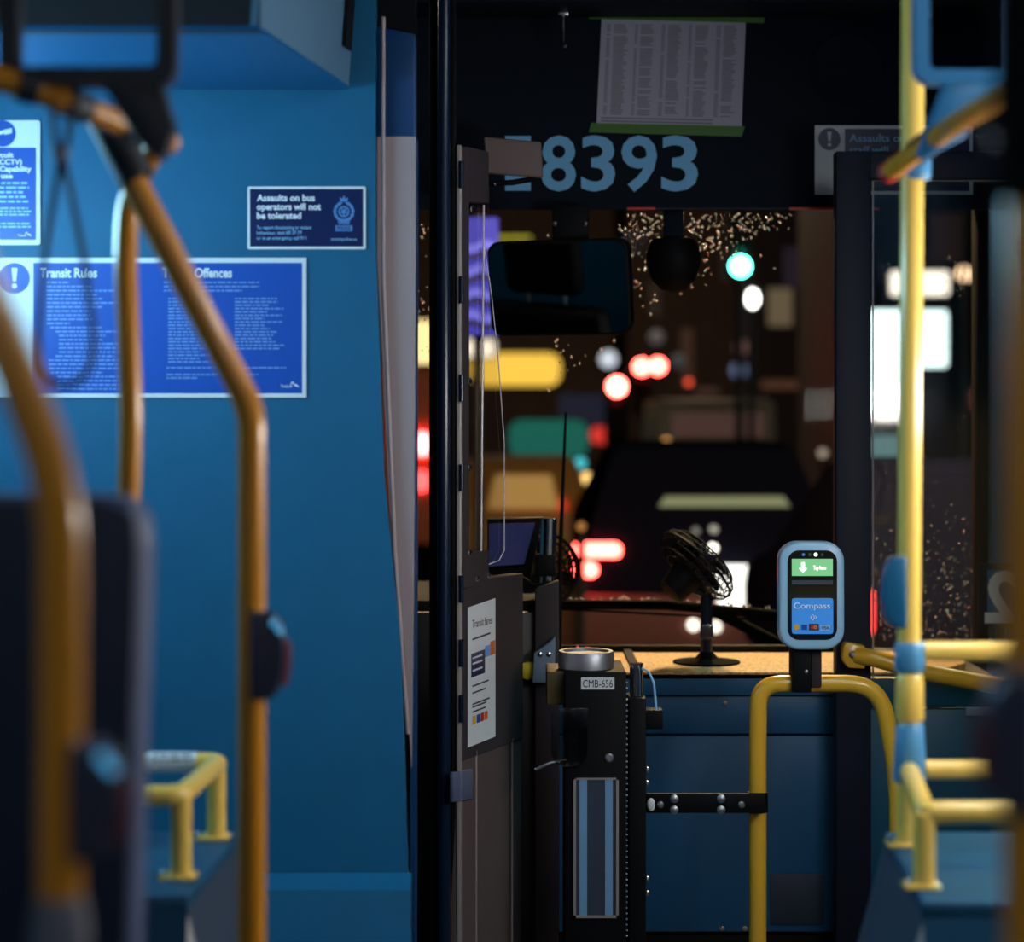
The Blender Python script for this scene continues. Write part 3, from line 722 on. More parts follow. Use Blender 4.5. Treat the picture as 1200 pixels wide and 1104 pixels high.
for i, (u0, m_) in enumerate(((.14, 'gold_print'), (.3, 'sign_blue'), (.44, 'red_print'), (.58, 'orange'))):
    MB().poly(nrect(u0, .15, u0 + .12, .21, .0016)).build('card_logo', m_, fn)

# ================================================================== DASHBOARDS
dd = thing('driver_dashboard', 'dark driver dashboard block behind the barrier door', 'dashboard', (-0.5, 5.1, 0))
fp = [(-1.2, 4.86), (0.111, 4.86), (0.111, 5.07), (-0.1, 5.1), (-0.1, 5.45), (-1.2, 5.45)]
MB().prism([(a_, b_, 0) for a_, b_ in fp], (0, 0, .92), 0.008).build('body', 'dash_dark', dd)
MB().prism([(-1.2, 4.89, .92), (0.1, 4.89, .92), (0.1, 5.06, .92), (-0.11, 5.09, .92), (-0.11, 5.44, .92), (-1.2, 5.44, .92)], (0, 0, .025), 0.006).build('top_cover', 'dash_brown', dd)
MB().prism([at(627, 690, 4.84), at(627, 1250, 4.84), at(655, 1250, 4.84), at(655, 680, 4.84)], (0, 0.03, 0), 0.004).build('side_console', 'barrier_dark', dd)
pd = thing('passenger_dashboard', 'passenger side dashboard with tan lit top and blue front panels', 'dashboard', (0.65, 5.25, 0))
zt = 0.757
MB().prism([(-0.09, 5.13, zt - .02), (0.115, 5.09, zt - .02), (0.115, 5.02, zt - .02), (X(1092, 5.02), 5.02, zt - .02), (1.15, 5.2, zt - .02), (1.2, 5.45, zt - .02), (-0.09, 5.45, zt - .02)], (0, 0, .02), 0.003).build('top', 'dash_tan', pd)
pf = MB(); pf.box((0.116, 5.08, 0.0), (1.2, 5.45, zt - .02)); pf.build('carcass', 'dash_dark', pd, smooth=False)
def dpanel(x0, y0, x1, y1, Y, name='front_panel', m='dash_front'):
    return MB().prism(prect(x0, y0, x1, y1, Y), (0, 0.04, 0), 0.003).build(name, m, pd)
dpanel(655, 789, 1090, 815, 5.02); dpanel(655, 816, 1090, 860, 5.035); dpanel(655, 863, 1090, 1092, 5.03)
dpanel(903, 1024, 966, 1084, 5.025, 'hatch', 'box_side'); dpanel(655, 1096, 1090, 1140, 5.04, 'toe_panel', 'black')
for px_, py_ in ((846, 1088), (873, 1088), (850, 824)):
    MB().lathe([(0.006, 0), (0.006, .002), (0.003, .004)], at(px_, py_, 5.03), (0, -1, 0), 12).build('screw', 'alu', pd)
wl = thing('ledge_bar', 'thin black ledge bar along the foot of the windscreen', 'ledge', at(800, 760, 5.44))
tag(wl, 'thin black ledge bar along the foot of the windscreen', 'ledge')
MB().box((X(652, 5.44), 5.43, zt), (X(1000, 5.44), 5.452, zt + 0.018), 0.004).build('bar', 'black', wl)
for px_ in (741,): MB().box((X(px_ - 5, 5.2), 5.05, zt), (X(px_ + 5, 5.2), 5.43, zt + .008)).build('rib', 'black', wl)
ct = thing('crumpled_cloth', 'reddish crumpled cloth lying on the dash behind the farebox', 'cloth', (X(675, 5.3), 5.3, zt))
mb = MB(); n = 10; g = []
for i in range(n + 1):
    row = []
    for j in range(7):
        row.append(mb.bm.verts.new((X(660, 5.3) + 0.10 * i / n, 5.18 + 0.18 * j / 6, zt + .004 + .02 * abs(math.sin(i * 1.3 + j)) * random.uniform(.5, 1.2))))
    g.append(row)
for i in range(n):
    for j in range(6): mb.bm.faces.new((g[i][j], g[i + 1][j], g[i + 1][j + 1], g[i][j + 1]))
mb.build('fabric', mat('cloth_coral', rgb(226, 108, 92), 0.8), ct)

# driver terminal
dt = thing('driver_terminal', 'dark tablet terminal with dim blue screen on the driver dashboard', 'screen', at(608, 690, 5.0))
MB().prism([at(571, 683, 5.0), at(622, 676, 4.98), at(636, 606, 5.05), at(571, 608, 5.05)], (0, 0.04, 0), 0.004).build('casing', 'black', dt)
MB().prism([at(573, 664, 4.995), at(614, 661, 4.985), at(627, 613, 5.03), at(573, 614, 5.035)], (0, 0.004, 0)).build('screen', 'screen_blue', dt)
MB().box(at(585, 690, 5.01), at(615, 672, 5.01) + Vector((0, .05, 0)), .004).build('foot', 'black', dt)
tb = thing('chrome_tube', 'short upright chrome tube in a black clamp beside the terminal', 'tube', at(641, 690, 4.93))
MB().cyl(at(641, 690, 4.93), at(643, 607, 4.93), L(9.5, 4.93), 24).build('tube', 'chrome', tb)
MB().box(at(629, 676, 4.91), at(651, 650, 4.91) + Vector((0, .05, 0)), .003).build('clamp', 'black', tb)
MB().tube([at(575, 676, 4.9), at(612, 676, 4.9), at(625, 686, 4.9), at(650, 682, 4.9)], 0.004, 10, .01).build('clamp_rod', 'black', tb)
ae = thing('aerial_rod', 'thin black tapering rod standing upright before the windscreen', 'aerial', at(655, 770, 5.2))
MB().tube([at(655, 776, 5.2), at(657, 640, 5.2), at(663, 483, 5.2)], [0.007, 0.0055, 0.0032], 10).build('rod', 'black', ae)

# ================================================================== FANS
def fan(label, c, n, R, T, foot, motor_len, br=.085):
    c = Vector(c); n = Vector(n).normalized()
    u = n.orthogonal().normalized(); v = n.cross(u)
    t = thing('desk_fan', label, 'fan', foot, 'fans on the dash')
    mb = MB()
    def circ(r, h, k=32): return [c + n * h + (u * math.cos(2 * math.pi * i / k) + v * math.sin(2 * math.pi * i / k)) * r for i in range(k)]
    for r, h in ((R * .35, T * .5), (R * .6, T * .48), (R * .82, T * .4), (R * .96, T * .2), (R, 0), (R * .96, -T * .2), (R * .82, -T * .4), (R * .6, -T * .48), (R * .35, -T * .5)):
        mb.tube(circ(r, h), 0.0019 if r < R else 0.0035, 6, closed=True)
    for i in range(36):
        a = 2 * math.pi * i / 36; d = u * math.cos(a) + v * math.sin(a)
        mb.tube([c + n * T * .5 + d * R * .2, c + n * T * .44 + d * R * .75, c + n * T * .2 + d * R * .97, c + d * R, c - n * T * .2 + d * R * .97, c - n * T * .44 + d * R * .75, c - n * T * .5 + d * R * .2], 0.0014, 5)
    mb.build('cage', 'black', t)
    mb = MB()
    for i in range(5):
        a = 2 * math.pi * i / 5; pts = []
        for r_, da, hh in ((.15, 0, -.1), (.75, -.25, -.2), (.8, .3, .12), (.5, .45, .2), (.15, .4, .1)):
            d = u * math.cos(a + da) + v * math.sin(a + da); pts.append(c + d * R * r_ + n * T * hh)
        mb.prism(pts, n * 0.002)
    mb.build('blades', 'black_gloss', t)
    MB().lathe([(R * .12, 0), (R * .2, .004), (R * .2, T * .3), (R * .08, T * .42)], c - n * .005, n, 20).build('hub', 'black', t)
    MB().lathe([(R * .18, 0), (R * .32, .006), (R * .36, motor_len * .5), (R * .4, motor_len)], c - n * (T * .4 + motor_len), n, 24).build('motor', 'black', t)
    foot = Vector(foot)
    j = c - n * (T * .4 + motor_len * .4)
    MB().tube([foot + Vector((0, 0, .01)), Vector((foot.x, foot.y, j.z - R * .25)), Vector((j.x, j.y, j.z - R * .05))], L(7, 5.2), 12, .01).build('stem', 'post_navy', t)
    MB().box(foot + Vector((-.016, -.016, .06)), foot + Vector((.016, .016, .1)), .003).build('clamp', 'btn_dark', t)
    MB().lathe([(br, 0), (br, .005), (.03, .012), (.014, .03)], foot, (0, 0, 1), 28).build('base', 'rubber', t)  # dull black disc, widened on the first fan to imitate its shadow
    return t
fan('black caged fan on a stand, tipped back beside the card reader', at(817, 662, 5.2), (0.66, 0.22, 0.64), 0.112, 0.078, (X(828, 5.2), 5.2, zt), 0.075)
fan('black caged fan half hidden behind the console and terminal', at(634, 668, 5.3), (0.12, -1, 0.05), 0.098, 0.055, (X(634, 5.3), 5.34, zt), 0.05, .05)

# ================================================================== FAREBOX
YX = 4.4
fb = thing('farebox', 'black farebox with silver cylinder top and label before the dashboard', 'farebox', (X(698, YX), YX + 0.1, 0))
zf = Z(787, YX)
MB().box((X(662, YX), YX, 0), (X(734, YX), YX + 0.2, zf), 0.004).build('body', 'black', fb)
MB().lathe([(L(33, 4.47), 0), (L(33, 4.47), .03), (L(31.5, 4.47), .036), (L(27, 4.47), .036), (L(25, 4.47), .030)], (X(687, 4.47), 4.475, zf), (0, 0, 1), 48).build('coin_cup', 'steel', fb)
MB().prism(prect(681, 794, 720, 808, YX - .0015), (0, .002, 0)).build('number_label', 'sign_white', fb)
ptext(MB(), 'CMB-656', 683, 805.5, 8.6, YX - .0015, 35, 0.0, .0006).build('number_lettering', 'black', fb)
MB().lathe([(0.0095, 0), (0.0095, .003), (0.006, .006)], at(714, 888, YX), (0, -1, 0), 20).build('lock', 'steel', fb)
wf = MB(); o_ = prect(672, 912, 725, 1076, YX - .002); 
for a_ in ((672, 912, 675, 1076), (722, 912, 725, 1076), (672, 912, 725, 914), (672, 1073, 725, 1076)):
    wf.prism(prect(*a_, YX - .004), (0, .006, 0))
win = wf.build('window_frame', 'alu', fb, smooth=False)
MB().prism(prect(675, 914, 722, 1073, YX - .0012), (0, .002, 0)).build('window_back', 'box_side', fb)
for a_, b_ in ((679, 688), (709, 718)): MB().prism(prect(a_, 914, b_, 1073, YX - .003), (0, .002, 0)).build('window_stripe', 'strip_blue', fb)
# left bulge and chute
MB().box((X(641, YX), YX + .03, Z(829, YX)), (X(664, YX), YX + .18, Z(789, YX)), .004).build('side_block', 'olive', fb)
cp = [at(646, 830, YX - .012), at(646, 885, YX - .012), at(652, 895, YX - .012), at(664, 900, YX - .012), at(678, 899, YX - .012), at(687, 890, YX - .012), at(689, 878, YX - .012), at(689, 830, YX - .012)]
MB().prism(cp, (0, .011, 0), .002).build('guard_plate', 'smoke', fb)
MB().tube([at(627, 902, YX), at(645, 894, YX), at(664, 890, YX)], 0.004, 10).build('lever', 'chrome', fb)
# right column
MB().box((X(737, YX), YX - .004, 0), (X(757, YX), YX + .09, Z(818, YX)), .003).build('column', 'black', fb)
MB().cyl((X(747, YX), YX + .03, Z(818, YX)), (X(747, YX), YX + .03, Z(779, YX)), L(8.2, YX), 24).build('column_tube', 'chrome', fb)
wt = MB(); 
for k in range(46): wt.ball(at(734.6, 800 + k * 6.6, YX - .003), 0.0022, u=8, v=5)
wt.build('weld_bead', 'alu', fb)
MB().box(at(756, 855, YX), at(777, 832, YX) + Vector((0, .04, 0)), .003).build('connector', 'black', fb)
MB().tube([at(752, 783, YX), at(760, 787, YX), at(766, 800, YX), at(768, 818, YX), at(769, 832, YX)], 0.0028, 8).build('cable', 'decal', fb)
for py_ in (902, 918, 1030, 1047): MB().lathe([(.006, 0), (.006, .003), (.003, .005)], at(758, py_, YX), (1, 0, 0), 12).build('edge_bolt', 'steel', fb)
ms = thing('mounting_strap', 'black bolted strap joining the farebox to the yellow loop rail', 'bracket', at(830, 953, 4.46))
MB().prism(prect(757, 930, 897, 953, 4.452), (0, .01, 0), .002).build('plate', 'black', ms)
xl = X(888, 4.5)
MB().tube([(xl, 4.5, Z(953, 4.48)), (xl, 4.5, Z(930, 4.48))], L(12, 4.5), 24).build('clamp', 'black', ms)
for px_, py_, r_ in ((790, 936, 5), (790, 949, 5), (845, 936, 5), (845, 949, 5), (869, 943, 4), (774, 943, 4)):
    MB().lathe([(L(r_, 4.45), 0), (L(r_, 4.45), .003), (L(r_ * .5, 4.45), .006)], at(px_, py_, 4.452), (0, -1, 0), 16).build('bolt', 'steel', ms)
MB().ball(at(763, 943, 4.447), L(6, 4.45), (.8, .6, 1.3)).build('plug', 'sign_white', ms)
gb = thing('hinge_bracket', 'grey riveted plate leaning beside the farebox cylinder', 'bracket', at(637, 800, 4.83))
MB().prism([at(624, 800, 4.811), at(650, 800, 4.811), at(651, 746, 4.811), at(645, 752, 4.811), at(626, 766, 4.811)], (0, .03, 0), .002).build('plate', 'bracket_grey', gb)
for px_ in (633, 643): MB().lathe([(.006, 0), (.006, .002), (.003, .004)], at(px_, 767, 4.812), (0, -1, 0), 14).build('rivet', 'chrome', gb)
kn = tag(MB().lathe([(.012, 0), (.02, .004), (.021, .03), (.012, .036)], at(619, 785, 4.862), (0, -1, 0.05), 24).build('knob', 'knob_yellow'), 'yellow round knob on the console beside the grey bracket', 'knob')

# ================================================================== LOOP RAIL AND CARD READER
YL = 4.5
lr = thing('loop_rail', 'yellow inverted U loop rail carrying the card reader', 'rail', (xl, YL, 0))
MB().tube([(xl, YL, 0), at(888, 860, YL), at(889, 802, YL), at(945, 801, YL), at(1030, 801, YL), at(1052, 905, YL), (X(1054, YL), YL, 0)], L(10.3, YL), 24, L(52, YL)).build('tube', 'yellow_half_lit', lr)
for p in (xl, X(1054, YL)): MB().lathe([(0.045, 0), (0.045, 0.006), (0.022, 0.012), (0.02, 0.03)], (p, YL, 0)).build('base_flange', 'grey_metal', lr)
cr = thing('card_reader', 'fare card reader with light blue casing and green screen on the loop rail', 'card reader', at(951, 812, 4.47))
Yc = 4.43
a, b = at(913, 635, Yc), at(990, 762, Yc); o = (a + b) / 2; w, h_ = b.x - a.x, a.z - b.z
MB().prism(rrect(o, UX, UZ, w, h_, L(23, Yc), 8), (0, .05, 0), .009, 4).build('casing', 'reader_rim', cr)
Yg = Yc - .001
MB().prism(prect(923, 645, 981, 750, Yg, 13), (0, .004, 0)).build('face', 'black_gloss', cr)
scr = MB().prism(prect(928, 655, 976, 675, Yg - .0006), (0, .001, 0)).build('screen', 'screen_green', cr)
h = MB(); Yq = Yg - .0012
h.poly([at(939, 659, Yq), at(939, 666, Yq), at(936, 666, Yq), at(941, 671, Yq), at(946, 666, Yq), at(943, 666, Yq), at(943, 659, Yq)])
ptext(h, 'Tap here', 953, 667.5, 4.6, Yq, 15, .01); h.build('screen_icons', 'led_white', cr)
for px_, m_, r_ in ((941.5, 'led_blue', 1.8), (949, 'led_off', 1.8), (956, 'led_white', 2.2), (963.5, 'led_off', 1.8)):
    disc(MB(), px_, 650, r_, Yg - .0006, 14).build('status_light', m_, cr)
MB().poly(prect(928, 680, 976, 685, Yg - .0006)).build('display_bar', 'box_side', cr)
MB().prism(prect(928, 701, 976.5, 743, Yg - .0006, 3), (0, .001, 0)).build('brand_panel', 'brand_lit', cr)
h = MB(); ptext(h, 'Compass', 930, 713, 6.6, Yg - .0012, 43, .012); ring(h, 949, 723.5, 1, 2.4, Yg - .0018, -60, 60, 8); ring(h, 950, 723.5, 3.6, 4.6, Yg - .0018, -60, 60, 8); ring(h, 955, 723.5, 1.2, 2.0, Yg - .0018, -80, 80, 8)
h.build('brand_lettering', 'sign_text', cr)
Yk = Yg - .0014
disc(MB(), 933.5, 735, 3.6, Yk, 18).build('gold_logo', 'gold_print', cr)
MB().poly(prect(939, 732, 946, 738.5, Yk)).build('blue_logo', 'sign_blue', cr)
MB().poly(prect(948, 731, 959.5, 739, Yk)).build('dark_logo', 'ink', cr)
disc(MB(), 952, 735, 2.6, Yk - .0006, 14).build('red_logo_disc', 'red_print', cr); disc(MB(), 955.6, 735, 2.6, Yk - .0009, 14).build('orange_logo_disc', 'orange', cr)
MB().poly(prect(961, 732.5, 973, 739, Yk)).build('white_logo', 'decal', cr)
ptext(MB(), 'VISA', 962.5, 737.6, 3.6, Yk, 9, .01).build('logo_lettering', 'sign_blue', cr)
MB().prism(prect(929, 758, 951, 812, 4.462), (0, .065, 0), .003).build('mount_bracket', 'black', cr)
MB().prism(prect(951, 758, 963, 806, 4.475), (0, .05, 0), .003).build('mount_rear', 'barrier_dark', cr)
MB().lathe([(.004, 0), (.004, .002), (.002, .003)], at(945, 787, 4.462), (0, -1, 0), 12).build('screw', 'steel', cr)

# ================================================================== OPEN DOOR LEAF AT THE RIGHT
YO = 4.92
dl = sempty('door_1', (1.1, YO, 0), 'front door leaf folded open before the dashboard, glazed above teal panels', 'door')
xo0, xo1 = X(980, YO), X(1208, YO); zo1 = Z(177, YO)
MB().box((xo0, YO, 0.01), (X(1021, YO), YO + .05, zo1), .003, 2).build('left_stile', 'door_frame', dl)
MB().box((X(1019, YO), YO, Z(210, YO)), (xo1, YO + .05, zo1), .006).build('top_rail', 'door_frame', dl)
MB().box((X(1195, YO), YO + .002, 0.01), (xo1, YO + .05, Z(208, YO)), .006).build('right_stile', 'door_frame', dl)
MB().box((X(1019, YO), YO + .02, Z(795, YO)), (X(1197, YO), YO + .026, Z(208, YO))).build('door_pane', 'door_glass', dl, smooth=False)
MB().tube([at(1023, 795, YO - .001), at(1023, 212, YO - .001), at(1195, 212, YO - .001)], .0022, 8).build('glazing_bead', 'alu', dl)
MB().box((X(1019, YO), YO + .008, Z(828, YO)), (X(1197, YO), YO + .045, Z(795, YO)), .003).build('lower_panel', 'door_teal', dl)
MB().box((X(1019, YO), YO + .008, 0.01), (X(1197, YO), YO + .045, Z(832, YO)), .003).build('lower_panel', 'door_teal', dl)
MB().prism(prect(1132, 829, 1172, 839, YO - .0), (0, .008, 0), .001).build('pull_strip', 'bracket_grey', dl)
gh = MB().tube([at(1003, 768, YO - .035), at(1022, 771, YO - .05), at(1080, 787, YO - .06), at(1190, 808, YO - .05), at(1203, 809, YO - .005)], L(10, YO), 18, .02).build('grab_handle', 'yellow_half_lit', dl)
fl = [(988, 758), (992, 753), (1014, 757), (1014, 784), (994, 783), (988, 775)]
MB().prism([at(a_, b_, YO - .045) for a_, b_ in fl], (0, .042, 0), .004).build('handle_flange', 'yellow_half_lit', gh)
MB().lathe([(.0085, 0), (.0085, .002), (.004, .006)], at(999, 767, YO - .046), (0, -1, 0), 16).build('handle_bolt', 'steel', gh)
# reversed route card
rc = thing('number_card', 'dark card with a reversed pale numeral 2 seen through the door glass', 'card', at(1170, 740, 5.3))
MB().prism(prect(1146, 660, 1199, 735, 5.3), (0, .006, 0)).build('card', 'header', rc)
MB().poly(prect(1157, 668, 1190, 728, 5.2992)).build('blue_patch', 'dash_front', rc)
h = MB(); vs_, fs_ = glyphs('2', .03); x0_ = min(v.x for v in vs_); x1_ = max(v.x for v in vs_)
k_ = L(56, 5.3) / CAP
w_ = [h.bm.verts.new(at(1174, 728, 5.2985) + UX * (-(v.x - (x0_ + x1_) / 2) * k_ * 1.0) + UZ * v.y * k_) for v in vs_]
for f_ in fs_:
    h.bm.faces.new([w_[i] for i in f_])
h.build('numeral', 'sign_white', rc)
MB().box((X(1150, 5.3), 5.3, zt), (X(1195, 5.3), 5.36, zt + .012), .002).build('foot', 'black', rc)
MB().box((X(1168, 5.3), 5.307, zt + .01), (X(1178, 5.3), 5.318, Z(700, 5.3)), .002).build('stay', 'black', rc)

# ================================================================== HEADER FITTINGS
Yn = YH - .0008
num = MB()
for ch, px_, w_ in (('1', 592, 30), ('8', 634, 41), ('3', 681, 40), ('9', 728, 42), ('3', 775, 43)):
    ptext(num, ch, px_, 222, 61, Yn, w_, .018, .001)
tag(num.build('fleet_number', 'number_blue'), 'large pale blue fleet number 18393 on the dark header', 'number decal')
pp = thing('timetable_sheet', 'white printed timetable sheet taped to the dark header', 'paper', at(785, 157, YH - .002))
q = [(699, 146), (869, 150), (874, 24), (705, 22)]
def qpt(u, v, Y):
    a_ = (q[0][0] * (1 - u) * (1 - v) + q[1][0] * u * (1 - v) + q[2][0] * u * v + q[3][0] * (1 - u) * v)
    b_ = (q[0][1] * (1 - u) * (1 - v) + q[1][1] * u * (1 - v) + q[2][1] * u * v + q[3][1] * (1 - u) * v)
    return at(a_, b_, Y)
MB().prism([qpt(0, 0, YH - .003), qpt(1, 0, YH - .003), qpt(1, 1, YH - .003), qpt(0, 1, YH - .003)], (0, .002, 0)).build('sheet', 'paper', pp, smooth=False)
h = MB(); Yh_ = YH - .0036
for i in range(46):
    v = .94 - i * .0187
    for c0, c1 in ((.04, .065), (.09, .19), (.235, .255), (.275, .37), (.42, .445), (.465, .56), (.61, .63), (.655, .75), (.80, .83), (.85, .945)):
        if random.random() < .06: continue
        e_ = c1 - random.uniform(0, .03) * (c1 - c0 > .05)
        h.poly([qpt(c0, v, Yh_), qpt(e_, v, Yh_), qpt(e_, v + .009, Yh_), qpt(c0, v + .009, Yh_)])
for v in (.06, .03): h.poly([qpt(.03, v, Yh_), qpt(.8, v, Yh_), qpt(.8, v + .012, Yh_), qpt(.03, v + .012, Yh_)])
h.build('print', 'print_grey', pp)
tp1 = MB().prism([at(a_, b_, YH - .0045) for a_, b_ in ((693, 144), (690, 155), (869, 160), (873, 148))], (0, .001, 0)).build('tape_strip', 'tape', pp)
tp2 = MB().prism([at(a_, b_, YH - .0045) for a_, b_ in ((690, 12), (690, 22), (895, 27), (897, 15))], (0, .001, 0)).build('tape_strip', 'tape', pp)
spk = thing('speaker_cover', 'round dark speaker cover on the header above the staff notice', 'speaker cover', at(993, 130, YH))
MB().lathe([(L(45, YH), 0), (L(45, YH), .004), (L(42, YH), .007), (L(40, YH), .004), (L(10, YH), .006)], at(993, 82, YH), (0, -1, 0), 40).build('cover', 'header', spk)
sg = thing('staff_notice', 'grey notice with exclamation mark reading Assaults on staff, behind the door frame', 'sign', at(1040, 228, YH - .003))
signpanel(sg, 'backing', 955, 147, 1140, 228, 'sign_white', YH - .003)
MB().poly(prect(990, 151, 1136, 224, YH - .0035)).build('dark_field', 'sign_navy', sg)
bang(sg, 972, 163, 13, YH - .003, 'sign_navy')
h = MB(); ptext(h, 'Assaults on', 995, 166, 8.4, YH - .003, 66, .02, .0012); ptext(h, 'staff will', 995, 180, 8.4, YH - .003, 46, .02, .0012); h.build('heading', 'decal', sg)
hk = thing('coat_hook', 'small chrome hook hanging from the ceiling edge left of the timetable', 'hook', at(660, 55, 5.1))
MB().tube([Vector((X(660, 5.1), 5.1, CEIL - .03)), at(660, 30, 5.1), at(659, 50, 5.095), at(662, 54, 5.085)], .005, 12).build('hook', 'chrome', hk)
MB().box((X(654, 5.1), 5.09, CEIL - .05), (X(666, 5.1), 5.11, CEIL - .034), .002).build('plate', 'chrome', hk)
vs = thing('sun_visor', 'grey brown sun visor flap in front of the fleet number', 'visor', at(602, 206, 4.95))
MB().prism([at(571, 203, 4.95), at(637, 208, 4.95), at(634, 166, 4.95), at(567, 160, 4.95)], (0, .02, 0), .005, 3).build('flap', 'visor', vs)
MB().tube([at(556, 216, 4.97), at(600, 214, 4.97), at(628, 209, 4.97)], .007, 12).build('arm', 'black', vs)
MB().box(at(552, 238, 4.95), at(572, 206, 4.95) + Vector((0, .25, 0)), .004).build('bracket', 'black', vs)
for px_ in (562, 580): MB().ball(at(px_, 216, 4.96), .004, u=10, v=6).build('screw', 'chrome', vs)
# interior mirror
YM = 5.08
mi = thing('driver_mirror', 'wide black framed rear view mirror hanging below the header', 'mirror', at(653, 395, YM))
mn = Vector((-0.34, -0.92, -0.14)).normalized()
c_ = at(654, 337, YM); mu = Vector((-mn.y, mn.x, 0)).normalized(); mv = mn.cross(mu); mv = mv if mv.z > 0 else -mv
Wm, Hm = L(166, YM) / 0.95, L(110, YM)
def mpts(g, lift):
    pts = []
    for p in rrect((0, 0, 0), UX, UZ, Wm - g, Hm - g, .03, 6):
        sag = -.012 * (1 - (2 * p.x / Wm) ** 2) if p.z < 0 else .004 * (1 - (2 * p.x / Wm) ** 2)
        pts.append(c_ + mu * p.x + mv * (p.z + sag) + mn * lift)
    return pts
MB().prism(mpts(0, 0), -mn * .035, .006, 3).build('shell', 'black', mi)
MB().poly(mpts(.014, .0012)).build('mirror_glass', 'mirror', mi)
MB().box(at(648, 283, YM + .03), at(690, 240, YM + .03) + Vector((0, .12, 0)), .004).build('mount', 'black', mi)
for px_ in (650, 686): MB().ball(at(px_, 262, YM + .026), .006, u=10, v=6).build('screw', 'steel', mi)
# dome camera
dm = thing('camera_dome', 'round black dome hanging under the header right of the mirror', 'camera', at(789, 340, 5.25))
c_ = at(789, 306, 5.26)
MB().lathe([(.002, -.08), (.03, -.074), (.055, -.05), (.07, -.01), (.071, .02), (.055, .055), (.03, .06), (.02, .062)], c_, (0, 0, 1), 32).build('housing', 'black', dm)
MB().box((c_.x - .025, 5.245, c_.z + .04), (c_.x + .025, 5.275, zhb + .01), .004).build('stem', 'header', dm)
# driver seat (seen only in the mirror)
ds = thing('driver_chair', 'dark driver seat with headrest reflected in the rear view mirror', 'chair', (-0.62, 4.35, 0))
MB().box((-.86, 4.2, .85), (-.4, 4.3, 1.42), .04, 4).build('backrest', 'black', ds)
MB().box((-.77, 4.2, 1.45), (-.49, 4.28, 1.64), .035, 4).build('headrest', 'black', ds)
MB().box((-.86, 4.26, .72), (-.4, 4.7, .86), .04, 4).build('cushion', 'black', ds)
MB().box((-.8, 4.3, 0), (-.46, 4.62, .72), .02).build('pedestal', 'black', ds)
for x_ in (-.7, -.56): MB().cyl((x_, 4.24, 1.4), (x_, 4.24, 1.48), .008, 10).build('headrest_post', 'steel', ds)

# ================================================================== WIPERS AND RAIN
YW = YF + 0.03
wp = thing('wiper', 'black windscreen wiper lying across the glass above the dashboard', 'wiper', at(780, 715, YW))
MB().tube([at(640, 708, YW), at(780, 709, YW), at(915, 721, YW)], L(6, YW), 10).build('blade', 'rubber', wp)
MB().tube([at(835, 715, YW + .012), at(935, 766, YW + .012)], L(7, YW), 10).build('arm', 'rubber', wp)
MB().tube([at(640, 713, YW - .004), at(915, 727, YW - .004)], .003, 8).build('squeegee', 'rubber', wp)

M['drop'] = bpy.data.materials.new('rain_drop'); M['drop'].use_nodes = True
nt = M['drop'].node_tree; nt.nodes.clear()
o_ = nt.nodes.new('ShaderNodeOutputMaterial'); rf = nt.nodes.new('ShaderNodeBsdfRefraction'); rf.inputs['Roughness'].default_value = .25; rf.inputs['IOR'].default_value = 1.33
tr_ = nt.nodes.new('ShaderNodeBsdfTranslucent'); tr_.inputs['Color'].default_value = (1, 1, 1, 1)
mx = nt.nodes.new('ShaderNodeMixShader'); mx.inputs['Fac'].default_value = .17
nt.links.new(rf.outputs[0], mx.inputs[1]); nt.links.new(tr_.outputs[0], mx.inputs[2]); nt.links.new(mx.outputs[0], o_.inputs['Surface'])
def drops(name, label, gen, n, Y=YF + .0105):
    mb = MB(); bm = mb.bm; placed = 0
    while placed < n:
        px_, py_, r_ = gen()
        c = at(px_, py_, Y); R = L(r_, Y); K = 7
        rings = []
        for rr_, hh in ((1, 0), (.8, .45), (.4, .68)):
            rings.append([bm.verts.new(c + Vector((R * rr_ * math.cos(2 * math.pi * k / K), R * hh, R * 1.12 * rr_ * math.sin(2 * math.pi * k / K)))) for k in range(K)])
        for A, B in zip(rings, rings[1:]):
            for k in range(K): bm.faces.new((A[k], A[(k + 1) % K], B[(k + 1) % K], B[k]))
        bm.faces.new(rings[-1]); placed += 1
    return tag(mb.build(name, M['drop'], recalc=False), label, 'raindrops', kind='stuff')
def g_top():
    while True:
        px_ = random.uniform(735, 975); py_ = 250 + abs(random.gauss(0, 34))
        lim = 262 + (915 - px_) * .75
        if py_ < lim or random.random() < .03:
            if py_ < 460: return px_, py_, random.choice((.7, .85, 1.0, 1.4))
def g_mid():
    while True:
        px_ = random.uniform(640, 860); py_ = random.uniform(262, 470)
        if py_ < 270 + (905 - px_) * .72: return px_, py_, random.choice((.8, 1.1, 1.3, 1.7))
def g_left():
    return random.uniform(487, 506), random.uniform(262, 420), random.choice((1, 1.3, 1.8))
def g_right():
    while True:
        px_ = random.uniform(1022, 1165); py_ = 752 - abs(random.gauss(0, 70))
        if py_ > 540: return px_, py_, random.choice((.6, .8, 1, 1.3))
drops('raindrops', 'raindrops crowded along the top of the windscreen around the green light', g_top, 330)
drops('raindrops', 'scattered raindrops on the windscreen below and beside the mirror', g_mid, 150)
drops('raindrops', 'few raindrops on the windscreen between partition and barrier post', g_left, 22)
drops('raindrops', 'red lit raindrops low on the windscreen seen through the door glass', g_right, 420)
def g_fine():
    return random.uniform(1024, 1130), random.choice((random.uniform(300, 360), random.uniform(480, 700))), random.choice((.5, .7))
drops('raindrops', 'fine mist of droplets around the white shop sign at the right', g_fine, 220)
def g_wip():
    px_ = random.uniform(645, 905); return px_, 702 + max(0, px_ - 780) * .09 + random.gauss(0, 1), random.choice((.9, 1.2, 1.6))
drops('raindrops', 'water beads along the top of the horizontal wiper blade', g_wip, 70, YW + .002)

